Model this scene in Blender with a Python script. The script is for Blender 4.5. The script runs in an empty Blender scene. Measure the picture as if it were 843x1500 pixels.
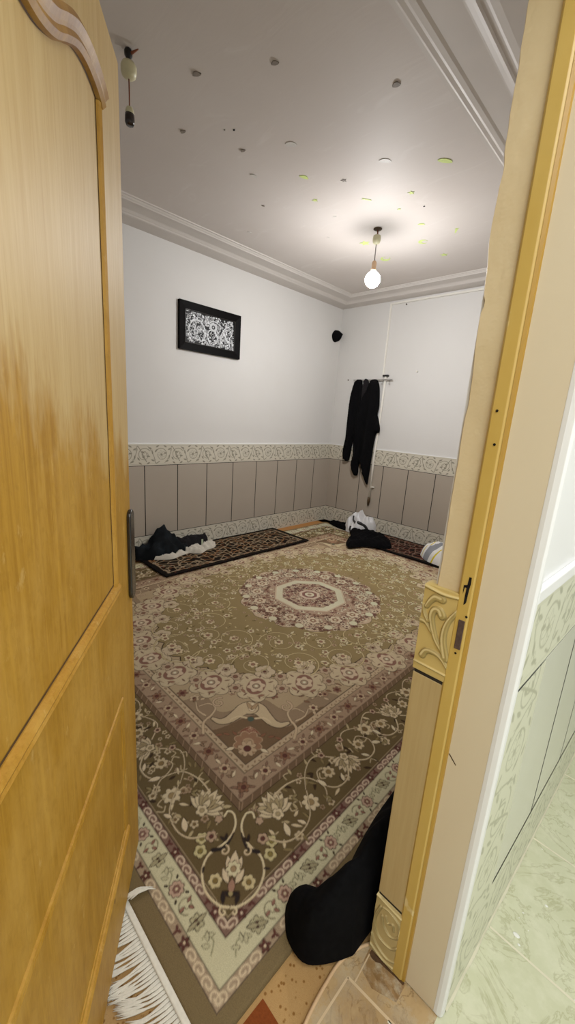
import bpy, bmesh, math, random
import numpy as np
from mathutils import Vector, Matrix, noise, geometry
random.seed(7); rng = np.random.RandomState(7)
scene = bpy.context.scene
COL = scene.collection
PI = math.pi

# ------------------------------------------------------------------ helpers
def srgb(h):
    if isinstance(h, str):
        h = h.lstrip('#'); c = [int(h[i:i+2], 16)/255 for i in (0, 2, 4)]
    else: c = h
    return tuple(((x/12.92) if x <= 0.04045 else ((x+0.055)/1.055)**2.4) for x in c)

class MB:
    """collects verts / faces in world coordinates"""
    def __init__(s): s.v = []; s.f = []
    def add(s, vs, fs):
        n = len(s.v); s.v += [tuple(v) for v in vs]; s.f += [tuple(i+n for i in f) for f in fs]; return s
    def box(s, a, b):
        x0, y0, z0 = a; x1, y1, z1 = b
        return s.add([(x0,y0,z0),(x1,y0,z0),(x1,y1,z0),(x0,y1,z0),(x0,y0,z1),(x1,y0,z1),(x1,y1,z1),(x0,y1,z1)],
                     [(0,3,2,1),(4,5,6,7),(0,1,5,4),(1,2,6,5),(2,3,7,6),(3,0,4,7)])
    def prism(s, poly, z0, z1):
        n = len(poly)
        return s.add([(x,y,z0) for x,y in poly]+[(x,y,z1) for x,y in poly],
                     [tuple(range(n))[::-1], tuple(range(n, 2*n))]+[(i,(i+1)%n,(i+1)%n+n,i+n) for i in range(n)])
    def tube(s, pts, r, seg=10, caps=True):
        pts = [Vector(p) for p in pts]; n = len(pts)
        rs = r if isinstance(r, (list, tuple)) else [r]*n
        rings = []; up = None
        for i, p in enumerate(pts):
            t = (pts[min(i+1,n-1)]-pts[max(i-1,0)]).normalized()
            if up is None:
                up = t.orthogonal().normalized()
            else:
                up = (up - t*up.dot(t))
                up = up.normalized() if up.length > 1e-6 else t.orthogonal().normalized()
            sd = t.cross(up)
            rings.append([p + (up*math.cos(2*PI*k/seg)+sd*math.sin(2*PI*k/seg))*rs[i] for k in range(seg)])
        vs = [v for rg in rings for v in rg]
        fs = [(i*seg+k, i*seg+(k+1)%seg, (i+1)*seg+(k+1)%seg, (i+1)*seg+k) for i in range(n-1) for k in range(seg)]
        if caps: fs += [tuple(range(seg))[::-1], tuple(range((n-1)*seg, n*seg))]
        return s.add(vs, fs)
    def lathe(s, prof, c=(0,0,0), seg=28, sx=1, sy=1):
        vs = []; m = len(prof)
        for r, z in prof:
            for k in range(seg):
                a = 2*PI*k/seg; vs.append((c[0]+r*math.cos(a)*sx, c[1]+r*math.sin(a)*sy, c[2]+z))
        fs = [(i*seg+k, i*seg+(k+1)%seg, (i+1)*seg+(k+1)%seg, (i+1)*seg+k) for i in range(m-1) for k in range(seg)]
        fs += [tuple(range(seg))[::-1], tuple(range((m-1)*seg, m*seg))]
        return s.add(vs, fs)

def obj(name, mb, mat, parent=None, origin=None, smooth=False, bevel=0, label=None, cat=None, group=None, kind=None, recalc=True):
    o0 = Vector(origin) if origin is not None else Vector((0,0,0))
    me = bpy.data.meshes.new(name)
    me.from_pydata([tuple(Vector(v)-o0) for v in mb.v], [], mb.f); 
    if recalc:
        bm = bmesh.new(); bm.from_mesh(me); bmesh.ops.recalc_face_normals(bm, faces=bm.faces); bm.to_mesh(me); bm.free()
    if mat: me.materials.append(mat)
    if smooth:
        for p in me.polygons: p.use_smooth = True
    o = bpy.data.objects.new(name, me); COL.objects.link(o)
    if parent is not None:
        o.parent = parent
    if origin is not None: o.location = o0
    if bevel:
        m = o.modifiers.new('bevel', 'BEVEL'); m.width = bevel; m.segments = 3; m.limit_method = 'ANGLE'; m.angle_limit = math.radians(40)
    tag(o, label, cat, group, kind)
    return o

def tag(o, label=None, cat=None, group=None, kind=None):
    if label: o['label'] = label
    if cat: o['category'] = cat
    if group: o['group'] = group
    if kind: o['kind'] = kind
    return o

def empty(name, loc, rz=0, **k):
    o = bpy.data.objects.new(name, None); COL.objects.link(o); o.location = loc; o.rotation_euler = (0,0,rz)
    o.empty_display_size = .05
    return tag(o, **k)

def struct(name, mb, mat, **k):
    return obj(name, mb, mat, kind='structure', **k)

# ------------------------------------------------------------------ materials
class Mat:
    def __init__(s, name, col='#808080', rough=.6, metal=0, spec=.5):
        s.m = bpy.data.materials.new(name); s.m.use_nodes = True
        s.nt = s.m.node_tree; s.b = s.nt.nodes['Principled BSDF']
        s.b.inputs['Roughness'].default_value = rough; s.b.inputs['Metallic'].default_value = metal
        s.b.inputs['Specular IOR Level'].default_value = spec
        s.col = srgb(col) if isinstance(col, str) else col
        s.b.inputs['Base Color'].default_value = (*s.col, 1)
    def n(s, t, **k):
        nd = s.nt.nodes.new(t)
        for a, b in k.items():
            if a.startswith('_'): setattr(nd, a[1:], b)
        return nd
    def l(s, a, b): s.nt.links.new(a, b)
    def coord(s, scale=(1,1,1), world=True, loc=(0,0,0), rot=(0,0,0)):
        if world: g = s.n('ShaderNodeNewGeometry'); out = g.outputs['Position']
        else: g = s.n('ShaderNodeTexCoord'); out = g.outputs['Object']
        mp = s.n('ShaderNodeMapping'); mp.inputs['Scale'].default_value = scale; mp.inputs['Location'].default_value = loc; mp.inputs['Rotation'].default_value = rot
        s.l(out, mp.inputs['Vector']); return mp.outputs['Vector']
    def noise(s, vec, scale=5, detail=4, rough=.55, dist=0):
        nd = s.n('ShaderNodeTexNoise'); nd.inputs['Scale'].default_value = scale; nd.inputs['Detail'].default_value = detail
        nd.inputs['Roughness'].default_value = rough; nd.inputs['Distortion'].default_value = dist
        s.l(vec, nd.inputs['Vector']); return nd.outputs['Fac']
    def ramp(s, fac, stops, interp='LINEAR'):
        r = s.n('ShaderNodeValToRGB'); r.color_ramp.interpolation = interp
        e = r.color_ramp.elements
        while len(e) < len(stops): e.new(.5)
        for el, (p, c) in zip(e, stops):
            el.position = p; el.color = (*(srgb(c) if isinstance(c, str) else (c, c, c)), 1)
        s.l(fac, r.inputs['Fac']); return r.outputs['Color']
    def mix(s, fac, a, b, mode='MIX'):
        m = s.n('ShaderNodeMix'); m.data_type = 'RGBA'; m.blend_type = mode
        for inp, v in ((m.inputs[0], fac), (m.inputs[6], a), (m.inputs[7], b)):
            if isinstance(v, (int, float)): inp.default_value = v
            elif isinstance(v, str): inp.default_value = (*srgb(v), 1)
            elif isinstance(v, tuple): inp.default_value = (*v, 1)
            else: s.l(v, inp)
        return m.outputs[2]
    def math(s, op, a, b=0):
        m = s.n('ShaderNodeMath'); m.operation = op
        for inp, v in ((m.inputs[0], a), (m.inputs[1], b)):
            if isinstance(v, (int, float)): inp.default_value = v
            else: s.l(v, inp)
        return m.outputs[0]
    def base(s, c): s.l(c, s.b.inputs['Base Color']); return s
    def bump(s, h, strength=.3, dist=.005):
        b = s.n('ShaderNodeBump'); b.inputs['Strength'].default_value = strength; b.inputs['Distance'].default_value = dist
        s.l(h, b.inputs['Height']); s.l(b.outputs['Normal'], s.b.inputs['Normal']); return s

def plain(name, col, rough=.6, metal=0, spec=.5, var=.06, scale=30, bump=0, world=True):
    m = Mat(name, col, rough, metal, spec)
    v = m.coord(world=world); n = m.noise(v, scale, 3)
    c = m.col; lo = tuple(x*(1-var*2) for x in c); hi = tuple(min(1, x*(1+var*2)) for x in c)
    m.base(m.mix(n, lo, hi))
    if bump: m.bump(n, bump, .002)
    return m.m

def attr_mat(name, rough=.6, spec=.5, fine=0, bump=0, dirt=0):
    m = Mat(name, '#ffffff', rough, 0, spec)
    a = m.n('ShaderNodeAttribute'); a.attribute_name = 'Col'
    c = a.outputs['Color']
    if fine:
        n = m.noise(m.coord(), 380, 2); c = m.mix(m.math('MULTIPLY', n, fine), c, '#1c140c')
    if dirt:
        n = m.noise(m.coord(), 2.2, 3); c = m.mix(m.math('MULTIPLY', m.math('SUBTRACT', n, .35), dirt), c, '#3a3020')
    m.base(c)
    if bump: m.bump(m.noise(m.coord(), 700, 2), bump, .003)
    return m.m

# plaster walls: soft greys, faint roller marks and specks
def wall_mat(name, col, dirty='#b9b4aa'):
    m = Mat(name, col, .7, 0, .25)
    v = m.coord(); n = m.noise(v, 1.3, 4, .6); c = m.mix(m.math('MULTIPLY', n, .35), col, dirty)
    sp = m.noise(v, 55, 2); c = m.mix(m.ramp(sp, [(.74, 0.0), (.78, .5)]), c, '#a9a49c')
    m.base(c); m.bump(m.noise(v, 18, 5), .12, .004); return m.m
M = {}
M['wall'] = wall_mat('white_plaster', '#d9d8d6')
M['ceil'] = None
m = Mat('ceiling_plaster', '#cfcac6', .65, 0, .3)
v = m.coord(); n1 = m.noise(v, .9, 4, .6); n2 = m.noise(m.coord((1.0, 3.2, 1), rot=(0,0,.6)), 3.2, 6, .6, 1.2)
c = m.mix(n1, '#d3cdc8', '#beb4ac'); c = m.mix(m.ramp(n2, [(.60, 0.0), (.74, .28)]), c, '#dedad6')
m.base(c); m.bump(n2, .10, .01); M['ceil'] = m.m
M['cornice'] = plain('cornice_plaster', '#c9c3bd', .55, 0, .3, .03, 6)
M['hallwall'] = plain('hall_white_paint', '#eceded', .45, 0, .4, .01, 4)
M['tile'] = None
m = Mat('beige_wall_tile', '#aba194', .33, 0, .45)
v = m.coord(); n = m.noise(v, 1.6, 3); g = m.noise(m.coord((40, 40, 5)), 6, 3)
m.base(m.mix(m.math('MULTIPLY', g, .25), m.mix(n, '#b1a698', '#a09587'), '#90867a')); m.bump(m.noise(v, 60, 2), .04, .002); M['tile'] = m.m
m = Mat('pale_hall_tile', '#d9dac6', .18, 0, .5)
m.base(m.mix(m.noise(m.coord(), 2.5, 3), '#cfd0c0', '#dcdcd0')); M['halltile'] = m.m
M['grout'] = plain('dark_grout', '#1c1714', .8, var=.1)
M['border'] = attr_mat('scroll_border_tile', .35, .45)
M['rug'] = attr_mat('woven_rug_pile', .95, .1, fine=.45, bump=.7, dirt=.5)
M['mat'] = attr_mat('small_rug_pile', .95, .1, fine=.3, bump=.6)
M['jambtile'] = attr_mat('painted_over_relief_tile', .5, .4)
M['silver'] = attr_mat('embossed_silver', .45, .15); 
M['black_cloth'] = plain('black_cloth', (.0035,.0035,.004), 1, 0, .05, .3, 60)
M['black_cloth2'] = plain('charcoal_cloth', (.012,.011,.012), 1, 0, .08, .3, 60)
M['navy'] = None
m = Mat('dark_navy_cloth', (.006,.008,.011), .8, 0, .12)
m.base(m.mix(m.ramp(m.noise(m.coord(), 9, 3), [(.45, 0.0), (.75, 1.0)]), (.002,.003,.004), (.009,.013,.017))); M['navy'] = m.m
M['white_cloth'] = plain('offwhite_cloth', '#c9c2b4', .9, 0, .1, .08, 40, .2)
M['plastic_bag'] = plain('white_plastic_bag', '#d6d6d8', .35, 0, .5, .06, 18)
M['black'] = plain('black_plastic', (.006,.006,.007), .35, 0, .5, .1)
M['black_gloss'] = plain('black_enamel', (.01,.009,.009), .22, 0, .6, .1)
M['frame'] = plain('dark_wood_frame', (.0018,.0014,.0014), .5, 0, .04, .2, 40)
M['pvc'] = plain('white_pvc', '#e6e3da', .4, 0, .4, .04, 12)
M['steel'] = plain('brushed_steel', '#a9a6a2', .35, .9, .5, .05, 50)
M['brass'] = plain('dark_brass', '#4a3a26', .5, .6, .5, .1, 50)
M['cream_plastic'] = plain('aged_cream_plastic', '#c8c29c', .35, 0, .5, .05, 30)
M['peach_plastic'] = plain('peach_lamp_holder', '#d3ad86', .45, 0, .4, .05, 30)
M['wire'] = plain('grey_flex', '#77706a', .6, 0, .3, .05, 30)
M['red_wire'] = plain('red_brown_wire', '#7e4630', .6, 0, .3, .1, 30)
M['dark'] = plain('dark_brown_bakelite', '#1c0f0c', .22, 0, .6, .1)
M['fringe'] = plain('cotton_fringe', '#ddd9cc', .95, 0, .1, .08, 90)
M['glow'] = plain('glow_sticker_green', '#c3d67c', .5, 0, .4, .1, 60)
M['gluewhite'] = plain('white_sticker_remnant', '#c4c0ba', .6, 0, .4, .08, 60)
M['gluedark'] = plain('grey_adhesive_blob', '#7d746b', .7, 0, .3, .12, 90)
M['goldtrim'] = plain('carpet_edge_strip', '#c7a47c', .45, 0, .4, .06, 40)
M['label'] = plain('pale_green_label', '#b3bda0', .7, 0, .2, .05)

def emis(name, col, s):
    m = bpy.data.materials.new(name); m.use_nodes = True; b = m.node_tree.nodes['Principled BSDF']
    b.inputs['Base Color'].default_value = (1,1,1,1); b.inputs['Emission Color'].default_value = (*col, 1); b.inputs['Emission Strength'].default_value = s
    return m
M['bulb'] = emis('lit_bulb', (1.0, .975, .955), 720)
M['bulb_glow'] = emis('bulb_upper_glow', (.97, .99, 1.0), 38)

# varnished door wood
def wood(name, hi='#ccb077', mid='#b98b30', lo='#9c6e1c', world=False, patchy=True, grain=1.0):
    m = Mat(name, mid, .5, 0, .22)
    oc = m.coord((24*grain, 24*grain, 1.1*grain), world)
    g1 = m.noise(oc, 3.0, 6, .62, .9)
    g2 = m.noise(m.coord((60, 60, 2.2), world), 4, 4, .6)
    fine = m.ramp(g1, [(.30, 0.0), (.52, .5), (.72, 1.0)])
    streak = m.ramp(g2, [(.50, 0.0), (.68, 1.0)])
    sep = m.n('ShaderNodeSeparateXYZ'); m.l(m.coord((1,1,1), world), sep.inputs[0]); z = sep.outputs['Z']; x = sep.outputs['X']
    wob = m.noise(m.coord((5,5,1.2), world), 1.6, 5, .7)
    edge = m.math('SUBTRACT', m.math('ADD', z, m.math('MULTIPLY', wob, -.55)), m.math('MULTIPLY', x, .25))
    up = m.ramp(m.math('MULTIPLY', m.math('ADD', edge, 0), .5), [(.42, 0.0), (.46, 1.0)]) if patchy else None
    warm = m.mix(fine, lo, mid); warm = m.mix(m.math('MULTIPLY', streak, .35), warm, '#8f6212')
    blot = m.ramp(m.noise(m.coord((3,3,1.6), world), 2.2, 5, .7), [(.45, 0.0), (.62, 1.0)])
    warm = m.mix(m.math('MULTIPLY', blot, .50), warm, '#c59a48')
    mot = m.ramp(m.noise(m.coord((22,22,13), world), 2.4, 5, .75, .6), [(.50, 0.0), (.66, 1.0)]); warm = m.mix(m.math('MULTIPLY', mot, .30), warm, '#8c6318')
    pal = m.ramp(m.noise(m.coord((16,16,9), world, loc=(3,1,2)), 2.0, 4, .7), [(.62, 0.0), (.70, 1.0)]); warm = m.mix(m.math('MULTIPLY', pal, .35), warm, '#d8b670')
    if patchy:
        pale = m.mix(fine, '#bd9b5f', hi); pale = m.mix(m.math('MULTIPLY', streak, .3), pale, '#ac8442')  # paler upper leaf: worn varnish plus hall reflection put into the colour
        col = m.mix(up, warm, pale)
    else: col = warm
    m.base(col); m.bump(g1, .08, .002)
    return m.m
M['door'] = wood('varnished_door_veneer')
M['bead'] = wood('door_moulding_wood', '#c79a44', '#be8e38', '#a97824', patchy=False)
M['arch'] = wood('brown_arch_moulding', '#a88050', '#a37b4a', '#8a623a', patchy=False)
M['groove'] = plain('dark_door_groove', '#4a2f10', .8, var=.2, world=False)

# painted door frame (yellow enamel) and plaster reveal
m = Mat('yellow_enamel', '#c6a048', .32, 0, .5)
v = m.coord(); n = m.noise(m.coord((6,6,2)), 2.5, 4); c = m.mix(n, '#b9933a', '#cdaf62')
c = m.mix(m.ramp(m.noise(v, 11, 4), [(.66, 0.0), (.70, .7)]), c, '#d8c48e'); m.base(c); m.bump(n, .08, .003); M['enamel'] = m.m
m = Mat('yellow_enamel_edge', '#a9801c', .32, 0, .5); m.base(m.mix(m.noise(m.coord((6,6,2)), 2.5, 4), '#9c7418', '#b88c2c')); M['enamel_dark'] = m.m
m = Mat('cream_reveal_paint', '#cdbd9a', .42, 0, .4)
n = m.noise(m.coord((3,3,1)), 1.5, 3); m.base(m.mix(n, '#cfbd9e', '#dacdb0'))
M['cream'] = m.m
m = Mat('cream_plaster_reveal', '#d6c294', .6, 0, .35)
v = m.coord(); n = m.noise(v, 7, 5, .65); c = m.mix(n, '#cdb588', '#dccaa4'); c = m.mix(m.ramp(m.noise(v, 30, 3), [(.66, 0.0), (.72, .6)]), c, '#dcc9a0')
m.base(c); m.bump(n, .5, .012); M['plaster_edge'] = m.m
m = Mat('wood_look_reveal_tile', '#b49a68', .4, 0, .4)
g = m.noise(m.coord((60,60,2.5)), 2.5, 4, .6); m.base(m.mix(g, '#a98e5c', '#bfa878')); M['reveal_tile'] = m.m
M['rust'] = plain('rusty_lock_slot', '#54423a', .8, .3, .3, .35, 160)
M['hole'] = plain('dark_lock_hole', (.004,.003,.003), .9, 0, .2, .3)

# moquette floor, hallway tiles
m = Mat('tan_moquette', '#b58850', .95, 0, .1)
v = m.coord(); vo = m.n('ShaderNodeTexVoronoi'); vo.inputs['Scale'].default_value = 72; m.l(v, vo.inputs['Vector'])
c = m.mix(m.noise(v, 5, 4), '#bd9a66', '#ab8452'); c = m.mix(m.ramp(vo.outputs['Distance'], [(.16, 1.0), (.30, 0.0)]), c, '#7c5428')
c = m.mix(m.math('MULTIPLY', m.noise(v, 300, 2), .35), c, '#8a6434'); m.base(c); m.bump(m.noise(v, 500, 2), .6, .003); M['moquette'] = m.m
M['redpatch'] = plain('rust_red_moquette', '#733818', .95, 0, .1, .15, 200, .4)
M['orangemoq'] = plain('orange_moquette', '#b07c48', .95, 0, .1, .12, 200, .4)

def marble(name, a, b, vein, rough, sc=1.0, grime=None):
    m = Mat(name, a, rough, 0, .5)
    v = m.coord(); n = m.noise(v, 3.2*sc, 6, .65, 1.4); c = m.mix(n, a, b)
    w = m.noise(v, 5*sc, 5, .6, 2.5); vn = m.math('ABSOLUTE', m.math('SUBTRACT', w, .5))
    c = m.mix(m.ramp(vn, [(.0, .6), (.030, 0.0)]), c, vein)
    n3 = m.noise(v, 16*sc, 4, .7); c = m.mix(m.math('MULTIPLY', m.ramp(n3, [(.45, 0.0), (.65, 1.0)]), .35), c, '#e4e4cc')
    if grime: c = m.mix(m.ramp(m.noise(v, 6, 5, .7), [(.42, 0.0), (.62, .85)]), c, grime)
    m.base(c); m.bump(n3, .05, .002); return m.m
M['marble'] = marble('green_marbled_floor_tile', '#bfc19c', '#d6d9bd', '#a3a37c', .16)
M['marble_sill'] = marble('brown_marbled_threshold_tile', '#a88a5c', '#c0a67c', '#6e5230', .22, 1.5, '#8a6a44')
M['sill_dark'] = marble('stained_threshold_corner', '#8a6a42', '#9c7e56', '#6a4c2c', .3, 2.0, '#74552f')
M['grout_light'] = plain('pale_grout', '#ded9bf', .6, var=.08)
M['grout_tan'] = plain('tan_grout', '#c7ae88', .7, var=.08)
M['drop'] = plain('white_paint_drop', '#ecece6', .3, 0, .5, .02)
M['grime'] = plain('brown_corner_grime', '#4a3016', .9, var=.3, scale=120)

# ------------------------------------------------------------------ raster canvas (patterns held as colour attributes on real meshes)
class Canvas:
    def __init__(s, w, h, res, bg):
        s.w, s.h, s.r = w, h, res
        s.nx, s.ny = int(round(w/res))+1, int(round(h/res))+1
        s.img = np.empty((s.ny, s.nx, 3), np.float32); s.img[:] = srgb(bg)
        s.X = (np.arange(s.nx)*res)[None, :]; s.Y = (np.arange(s.ny)*res)[:, None]
    def win(s, x0, x1, y0, y1):
        i0 = max(0, int(x0/s.r)); i1 = min(s.nx, int(x1/s.r)+2); j0 = max(0, int(y0/s.r)); j1 = min(s.ny, int(y1/s.r)+2)
        if i0 >= i1 or j0 >= j1: return None
        return slice(j0, j1), slice(i0, i1)
    def put(s, sl, a, col):
        t = s.img[sl]; a = np.clip(a, 0, 1)[..., None]; t += (np.array(col, np.float32)-t)*a
    def seg(s, p, q, r0, r1, col):
        m = max(r0, r1)+s.r*1.5
        sl = s.win(min(p[0],q[0])-m, max(p[0],q[0])+m, min(p[1],q[1])-m, max(p[1],q[1])+m)
        if sl is None: return
        X = s.X[:, sl[1]]; Y = s.Y[sl[0], :]
        dx, dy = q[0]-p[0], q[1]-p[1]; L = dx*dx+dy*dy+1e-12
        t = np.clip(((X-p[0])*dx+(Y-p[1])*dy)/L, 0, 1)
        d = np.hypot(X-p[0]-t*dx, Y-p[1]-t*dy); rr = r0+(r1-r0)*t
        s.put(sl, (rr-d)/s.r+.5, col)
    def line(s, pts, w, col, w1=None, edge=None, ew=.0015):
        if edge is not None: s.line(pts, w+2*ew, edge, None if w1 is None else w1+2*ew)
        c = srgb(col) if isinstance(col, str) else col
        n = len(pts)-1; w1 = w if w1 is None else w1
        for i in range(n):
            s.seg(pts[i], pts[i+1], (w+(w1-w)*i/n)/2, (w+(w1-w)*(i+1)/n)/2, c)
    def polar(s, cx, cy, f, rmax, col, edge=None, ew=.0022, rot=0):
        """fill r < f(theta)"""
        m = rmax+ew+s.r; sl = s.win(cx-m, cx+m, cy-m, cy+m)
        if sl is None: return
        X = s.X[:, sl[1]]-cx; Y = s.Y[sl[0], :]-cy
        r = np.hypot(X, Y); th = np.arctan2(Y, X)-rot; R = f(th)
        if edge is not None: s.put(sl, (R+ew-r)/s.r+.5, srgb(edge))
        s.put(sl, (R-r)/s.r+.5, srgb(col))
    def disc(s, cx, cy, r, col, edge=None, ew=.002): s.polar(cx, cy, lambda t: r, r, col, edge, ew)
    def rect(s, x0, x1, y0, y1, col):
        sl = s.win(x0, x1-s.r, y0, y1-s.r)
        if sl: s.img[sl] = srgb(col)
    def flower(s, cx, cy, r, n=6, col='#c9bca4', edge='#2d2119', core='#8a6a58', rot=0., dep=.28, ew=.0022):
        s.polar(cx, cy, lambda t: r*(1-dep+dep*np.abs(np.cos(n*t/2))), r, col, edge, ew, rot)
        if core: s.polar(cx, cy, lambda t: r*.36, r*.36, core, edge, ew*.7)
    def petal(s, cx, cy, L, w, ang, col, edge='#2d2119', ew=.0018):
        n = 9; pts = [(cx+L*t/n*math.cos(ang), cy+L*t/n*math.sin(ang)) for t in range(n+1)]
        for e, cc in ((ew, edge), (0, col)):
            if cc is None: continue
            c = srgb(cc)
            for i in range(n):
                a, b = [w/2*math.sin(PI*min(.98, max(.04, (k/n)))**.8) + e for k in (i, i+1)]
                s.seg(pts[i], pts[i+1], a, b, c)
    def leafpair(s, cx, cy, L, ang, col, edge='#2d2119'):
        for d in (-.55, .55): s.petal(cx, cy, L, L*.35, ang+d, col, edge)
    def palmette(s, cx, cy, r, ang, c1='#bcae93', c2='#8f8163', edge='#2a2019'):
        for k in (-4,-3,-2,-1,4,3,2,1,0):
            a = ang+k*.36; s.petal(cx, cy, r*(1.0-.05*abs(k)), r*.36, a, c1, edge, .002)
        for k in (-2,-1,2,1,0): s.petal(cx, cy, r*.66, r*.26, ang+k*.42, c2, edge, .0015)
        s.petal(cx, cy, r*.45, r*.26, ang, c1, edge); s.flower(cx-.12*r*math.cos(ang), cy-.12*r*math.sin(ang), r*.26, 5, c1, edge, c2)
    def spiral(s, cx, cy, r, turns, a0, w, col, sgn=1, edge=None, r_in=.12):
        n = max(10, int(22*turns)); pts = []
        for i in range(n+1):
            t = i/n; a = a0+sgn*2*PI*turns*t; rr = r*(1-t*(1-r_in)); pts.append((cx+rr*math.cos(a), cy+rr*math.sin(a)))
        s.line(pts, w, col, w*.6, edge); return pts[-1]
    def sample(s, xs, ys):
        """bilinear at 1-D coordinate arrays -> (len(ys), len(xs), 3)"""
        fx = np.clip(xs/s.r, 0, s.nx-1.001); fy = np.clip(ys/s.r, 0, s.ny-1.001)
        ix = fx.astype(int); iy = fy.astype(int); tx = (fx-ix)[None, :, None]; ty = (fy-iy)[:, None, None]
        A = s.img[np.ix_(iy, ix)]; B = s.img[np.ix_(iy, ix+1)]; C = s.img[np.ix_(iy+1, ix)]; D = s.img[np.ix_(iy+1, ix+1)]
        return (A*(1-tx)+B*tx)*(1-ty)+(C*(1-tx)+D*tx)*ty

def cubic(pts, n=8):
    """Catmull-Rom through the points"""
    P = [pts[0]]+list(pts)+[pts[-1]]; out = []
    for i in range(1, len(P)-2):
        p0, p1, p2, p3 = [np.array(P[j], float) for j in (i-1, i, i+1, i+2)]
        for k in range(n):
            t = k/n; out.append(tuple(.5*((2*p1)+(-p0+p2)*t+(2*p0-5*p1+4*p2-p3)*t*t+(-p0+3*p1-3*p2+p3)*t**3)))
    out.append(tuple(pts[-1])); return out

def grid_sheet(name, us, vs, fn, cols, mat, thick=None, **k):
    """grid mesh; fn(U, V) -> (X, Y, Z) arrays; cols (nv, nu, 3) linear colours -> attribute 'Col'. thick: vector for a closed slab"""
    nu, nv = len(us), len(vs)
    U, V = np.meshgrid(us, vs); X, Y, Z = fn(U, V)
    co = np.stack([X, Y, Z], -1).reshape(-1, 3).astype(np.float32)
    idx = np.arange(nu*nv).reshape(nv, nu)
    q = np.stack([idx[:-1,:-1], idx[:-1,1:], idx[1:,1:], idx[1:,:-1]], -1).reshape(-1, 4)
    cl = cols.reshape(-1, 3)
    if thick is not None:
        ring = np.concatenate([idx[0,:], idx[1:,-1], idx[-1,-2::-1], idx[-2:0:-1,0]])
        n0 = len(co); low = co[ring]+np.array(thick, np.float32); co = np.concatenate([co, low]); cl = np.concatenate([cl, cl[ring]])
        m_ = len(ring); a = np.arange(m_); b = (a+1) % m_
        q = np.concatenate([q, np.stack([ring[a], n0+a, n0+b, ring[b]], -1)])
    me = bpy.data.meshes.new(name)
    me.vertices.add(len(co)); me.vertices.foreach_set('co', co.ravel())
    me.loops.add(q.size); me.loops.foreach_set('vertex_index', q.ravel().astype(np.int32))
    me.polygons.add(len(q)); me.polygons.foreach_set('loop_start', (np.arange(len(q))*4).astype(np.int32)); me.polygons.foreach_set('loop_total', np.full(len(q), 4, np.int32))
    me.update(calc_edges=True); me.validate()
    ca = me.color_attributes.new('Col', 'FLOAT_COLOR', 'POINT')
    ca.data.foreach_set('color', np.concatenate([cl, np.ones((len(cl), 1))], 1).astype(np.float32).ravel())
    me.materials.append(mat)
    o = bpy.data.objects.new(name, me); COL.objects.link(o)
    tag(o, k.get('label'), k.get('cat'), k.get('group'), k.get('kind'))
    if k.get('parent') is not None: o.parent = k['parent']
    return o

# ------------------------------------------------------------------ inflated / heaped cloth from an outline
def cloth(name, outline, mapf, H, mat, edge=.05, step=.02, fold=None, base=0., smooth=True, **k):
    """outline in (u,v); height above the sheet rises from the edge inwards; mapf(u, v, h) -> world"""
    ol = []; n = len(outline)
    cl = list(outline)+[outline[0]]; 
    P = [outline[-1]]+list(outline)+[outline[0], outline[1]]
    for i in range(1, n+1):
        p0, p1, p2, p3 = [np.array(P[j], float) for j in (i-1, i, i+1, i+2)]
        m_ = max(1, int(np.hypot(*(p2-p1))/step))
        for kk in range(m_):
            t = kk/m_; ol.append(tuple(.5*((2*p1)+(-p0+p2)*t+(2*p0-5*p1+4*p2-p3)*t*t+(-p0+3*p1-3*p2+p3)*t**3)))
    ol = np.array(ol); A = ol; B = np.roll(ol, -1, 0)
    us = np.arange(ol[:,0].min(), ol[:,0].max(), step); vs = np.arange(ol[:,1].min(), ol[:,1].max(), step*.87)
    G = np.array([(u+(step/2 if j % 2 else 0), v) for j, v in enumerate(vs) for u in us])
    def inside(p):
        x, y = p[:,0][:,None], p[:,1][:,None]
        c = ((A[:,1] > y) != (B[:,1] > y)) & (x < (B[:,0]-A[:,0])*(y-A[:,1])/(B[:,1]-A[:,1]+1e-12)+A[:,0])
        return c.sum(1) % 2 == 1
    def dist(p):
        d = B-A; L = (d**2).sum(1)+1e-12
        t = np.clip(((p[:,None,:]-A)*d).sum(2)/L, 0, 1)
        return np.sqrt((((A+t[...,None]*d)-p[:,None,:])**2).sum(2)).min(1)
    G = G[inside(G)]; 
    if len(G): G = G[dist(G) > step*.45]
    allp = np.concatenate([ol, G]); nb = len(ol)
    r = geometry.delaunay_2d_cdt([Vector(p) for p in allp], [(i, (i+1) % nb) for i in range(nb)], [], 1, 1e-6)
    vv = np.array([tuple(p) for p in r[0]]); tri = [tuple(f) for f in r[2]]
    d = dist(vv); t = np.clip(d/edge, 0, 1); prof = np.sqrt(np.clip(1-(1-t)**2, 0, 1))
    mb = MB(); nv = len(vv); top = []
    for (u, v_), pr in zip(vv, prof):
        Hh = H(u, v_) if callable(H) else H
        f = fold(u, v_) if fold else 0
        top.append(mapf(u, v_, base+pr*max(.15*Hh, Hh+f)))
    bot = [mapf(u, v_, 0.) for u, v_ in vv]
    mb.add(top+bot, [])
    mb.f = tri+[tuple(i+nv for i in t_[::-1]) for t_ in tri]
    ec = {}
    for t_ in tri:
        for a, b in ((t_[0],t_[1]),(t_[1],t_[2]),(t_[2],t_[0])):
            ec[(a,b)] = 1
    for (a, b) in list(ec):
        if (b, a) not in ec: mb.f.append((b, a, a+nv, b+nv))
    return obj(name, mb, mat, smooth=smooth, **k)

def ridged(u, v, sc, seed=0., amp=1.):
    n = noise.noise(Vector((u*sc, v*sc, seed))); n2 = noise.noise(Vector((u*sc*2.1+5, v*sc*2.1, seed)))
    return amp*((1-abs(n)*2.2)*.7+(1-abs(n2)*2.2)*.3-.45)

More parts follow.
